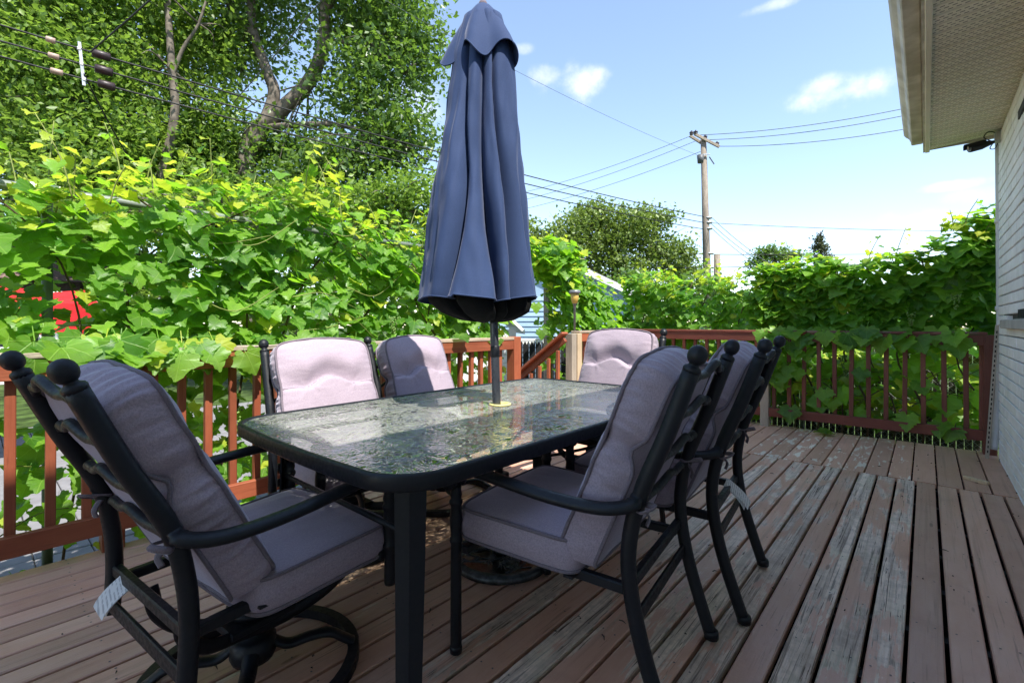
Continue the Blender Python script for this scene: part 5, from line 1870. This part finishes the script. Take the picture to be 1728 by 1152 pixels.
def val(i, j):
    y = -1.5 + 2.4 * i
    return Vector((.95 + .02 * math.sin(i * 30), y, 1.95 - .36 * j + .02 * math.sin(i * 40) * j))


MB().grid(val, 40, 4).build('valance', 'red_fabric', rc_)

# ------------------------------------------------------------------ utility pole and overhead lines
pb = at(1197, 545, 22.3); pb.z = G
ptop = at(1187, 232, 22.3) - pb
up_ = tag(empty('utility_pole', pb), 'tall weathered wooden utility pole with crossarms in the middle distance', 'utility pole')
o = MB().tube([Vector((0, 0, 0)), ptop * .5, ptop], [.20, .165, .125], 14).build('pole', 'pole_wood', up_); o['peel'] = .5
def pp(px, py, dt=0.0): return at(px, py, 22.3 + dt) - pb
o = MB().bar(pp(1172, 226, -.1), pp(1214, 248, -.3), .10, .12, ch=.01).build('crossarm', 'pole_wood', up_); o['peel'] = .5
o = MB().bar(pp(1164, 229, .3), pp(1186, 243, .2), .10, .12, ch=.01).build('crossarm', 'pole_wood', up_); o['peel'] = .5
m_ins = MB().lathe([(.03, 0), (.09, .02), (.09, .05), (.05, .07), (.10, .09), (.10, .13), (.05, .16), (.03, .2)], (0, 0, 0), 12).mesh('insulator'); m_ins.materials.append(M['insulator'])
for (px, py) in ((1167, 228), (1174, 227), (1190, 235), (1210, 246)):
    c = link('insulator', m_ins, up_); c.location = pp(px, py, -.1)
m = MB().tube([pp(1182, 262, -.25), pp(1182, 275, -.25)], [.16, .13], 10)
m.build('fuse_cutout', 'wire_grey', up_)
MB().bar(pp(1178, 262, -.2), pp(1198, 260, -.2), .05, .05).build('bracket', 'galvanised', up_)
MB().bar(pp(1197, 265, -.2), pp(1205, 277, -.3), .05, .05).build('arrester', 'wire_grey', up_)
for py in (368, 376, 386, 428, 452):
    MB().lathe([(.2, -.03), (.205, 0), (.2, .03)], pp(1194 + (py - 368) * .04, py, 0), 14).build('band', 'galvanised', up_)
sb = at(1210, 545, 24); sb.z = G
s2 = tag(empty('pole_stub', sb), 'short cut-off pole stump right beside the tall utility pole', 'pole')
o = MB().tube([Vector((0, 0, 0)), at(1210, 430, 24) - sb], [.17, .15], 12).build('pole', 'pole_wood', s2); o['peel'] = .6

WN = 0


def wire(a, b, r, sag, label, mat='wire_grey', n=28, name='overhead_wire', group='overhead wires'):
    a = Vector(a); b = Vector(b)
    pts = [a.lerp(b, i / n) - Vector((0, 0, sag * 4 * (i / n) * (1 - i / n))) for i in range(n + 1)]
    o = MB().tube(pts, r, 6).build(name, mat)
    tag(o, label, 'wire', group)
    return pts


P0 = lambda px, py, dt=0: at(px, py, 22.3 + dt)
# three heavy cables along the back lots, left to the pole
for i, (y0, y1, nm) in enumerate(((30, 366, 'uppermost'), (57, 376, 'middle'), (83, 387, 'lowest'))):
    a = at(0, y0, 8.07); b = P0(1190, y1)
    d = (a - b).normalized()
    a2 = a + d * 3
    pts = wire(a2, b, .017, .30, f'{nm} of the three heavy black cables crossing the trees at left', 'cable', name='power_cable', group='heavy cables to the pole')
    def on(px):     # point of the cable above a picture column
        best = min(pts, key=lambda p: abs(project(p)[0] - px))
        k = pts.index(best)
        for q in (k, k - 1):
            if 0 <= q < len(pts) - 1:
                x0, x1 = project(pts[q])[0], project(pts[q + 1])[0]
                if min(x0, x1) <= px <= max(x0, x1) and abs(x1 - x0) > 1e-6:
                    return pts[q].lerp(pts[q + 1], (px - x0) / (x1 - x0))
        return best
    for (pa, pb_, mt, w_, lab) in ((153 + i * 5, 186 + i * 4, 'sleeve', .078, 'dark tubular splice cover'), (76 + i * 4, 94 + i * 6, 'sleeve_pink', .050, 'small pale splice cover')):
        o = MB().tube([on(pa), on(pa).lerp(on(pb_), .06), on(pa).lerp(on(pb_), .94), on(pb_)], [w_ * .75, w_, w_, w_ * .75], 10).build('splice_cover', mt)
        tag(o, f'{lab} on the {nm} of the three cables', 'splice cover', 'splice covers on the cables')
    if i == 0: brk_top = on(132)
    if i == 2: brk_bot = on(140)
br_ = tag(empty('cable_bracket', brk_bot), 'pale metal rack holding the three cables together at upper left', 'bracket')
MB().bar(brk_top - brk_bot + Vector((0, 0, .12)), Vector((0, 0, -.12)), .045, .03, up=(1, 0, 0)).build('rack', 'galvanised', br_)
for t in (0, .5, 1):
    MB().lathe([(.02, -.035), (.034, -.02), (.024, 0), (.034, .02), (.02, .035)], (brk_top - brk_bot) * t, 10).build('spool', 'white_paint', br_)
# service drops
wire(at(152, 88, 8.6), at(330, -70, 6.2), .013, .02, 'thick twisted cable rising from the rack to the top edge', 'cable', name='service_drop', group='service drops')
wire(at(142, 125, 8.7), at(215, 262, 10.5), .014, .05, 'thin cable hanging down from the rack into the trees', 'cable', name='service_drop', group='service drops')
wire(at(395, 172, 10.4), at(560, -20, 8.0), .010, .02, 'thin pale wire slanting up in front of the leaning trunk', 'wire_grey', name='service_drop', group='service drops')
# high line along the lots to the pole top
wire(P0(1178, 262, -.2), at(600, -27, 12.0), .006, .25, 'single thin wire from the pole top up past the umbrella', 'wire_grey')
# main line: three wires left and three right of the crossarms
for i, (pa, pb2, y) in enumerate((((1167, 229), (860, 330), 0), ((1174, 238), (860, 343), 0), ((1182, 256), (860, 358), 0))):
    wire(P0(*pa, .1), at(*pb2, 31), .011, .25, f'{("upper", "middle", "lower")[i]} wire running left from the pole crossarm', 'wire_grey')
for i, (pa, pb2) in enumerate((((1180, 228), (1560, 176)), ((1196, 236), (1560, 188)), ((1212, 247), (1560, 212)))):
    wire(P0(*pa, -.1), at(*pb2, 18.8), .013, .22, f'{("upper", "middle", "lower")[i]} wire running right from the pole to the eave', 'wire_grey')
wire(P0(1196, 376), at(1720, 390, 25), .014, .12, 'long level wire running right from halfway up the pole', 'wire_grey')
for i, (pa, pb2) in enumerate((((1200, 366), (1300, 446)), ((1200, 377), (1298, 452)), ((1200, 384), (1296, 460)))):
    wire(P0(*pa, -.1), at(*pb2, 17.5), .011, .10, f'{("upper", "middle", "lower")[i]} of three wires dropping right from the pole', 'wire_grey')
wire(at(1100, 428, 24), at(1740, 424, 24), .018, .1, 'upper of two dark cables low above the far grapevine', 'cable')
wire(at(1100, 452, 24), at(1740, 436, 24), .020, .1, 'lower of two dark cables low above the far grapevine', 'cable')
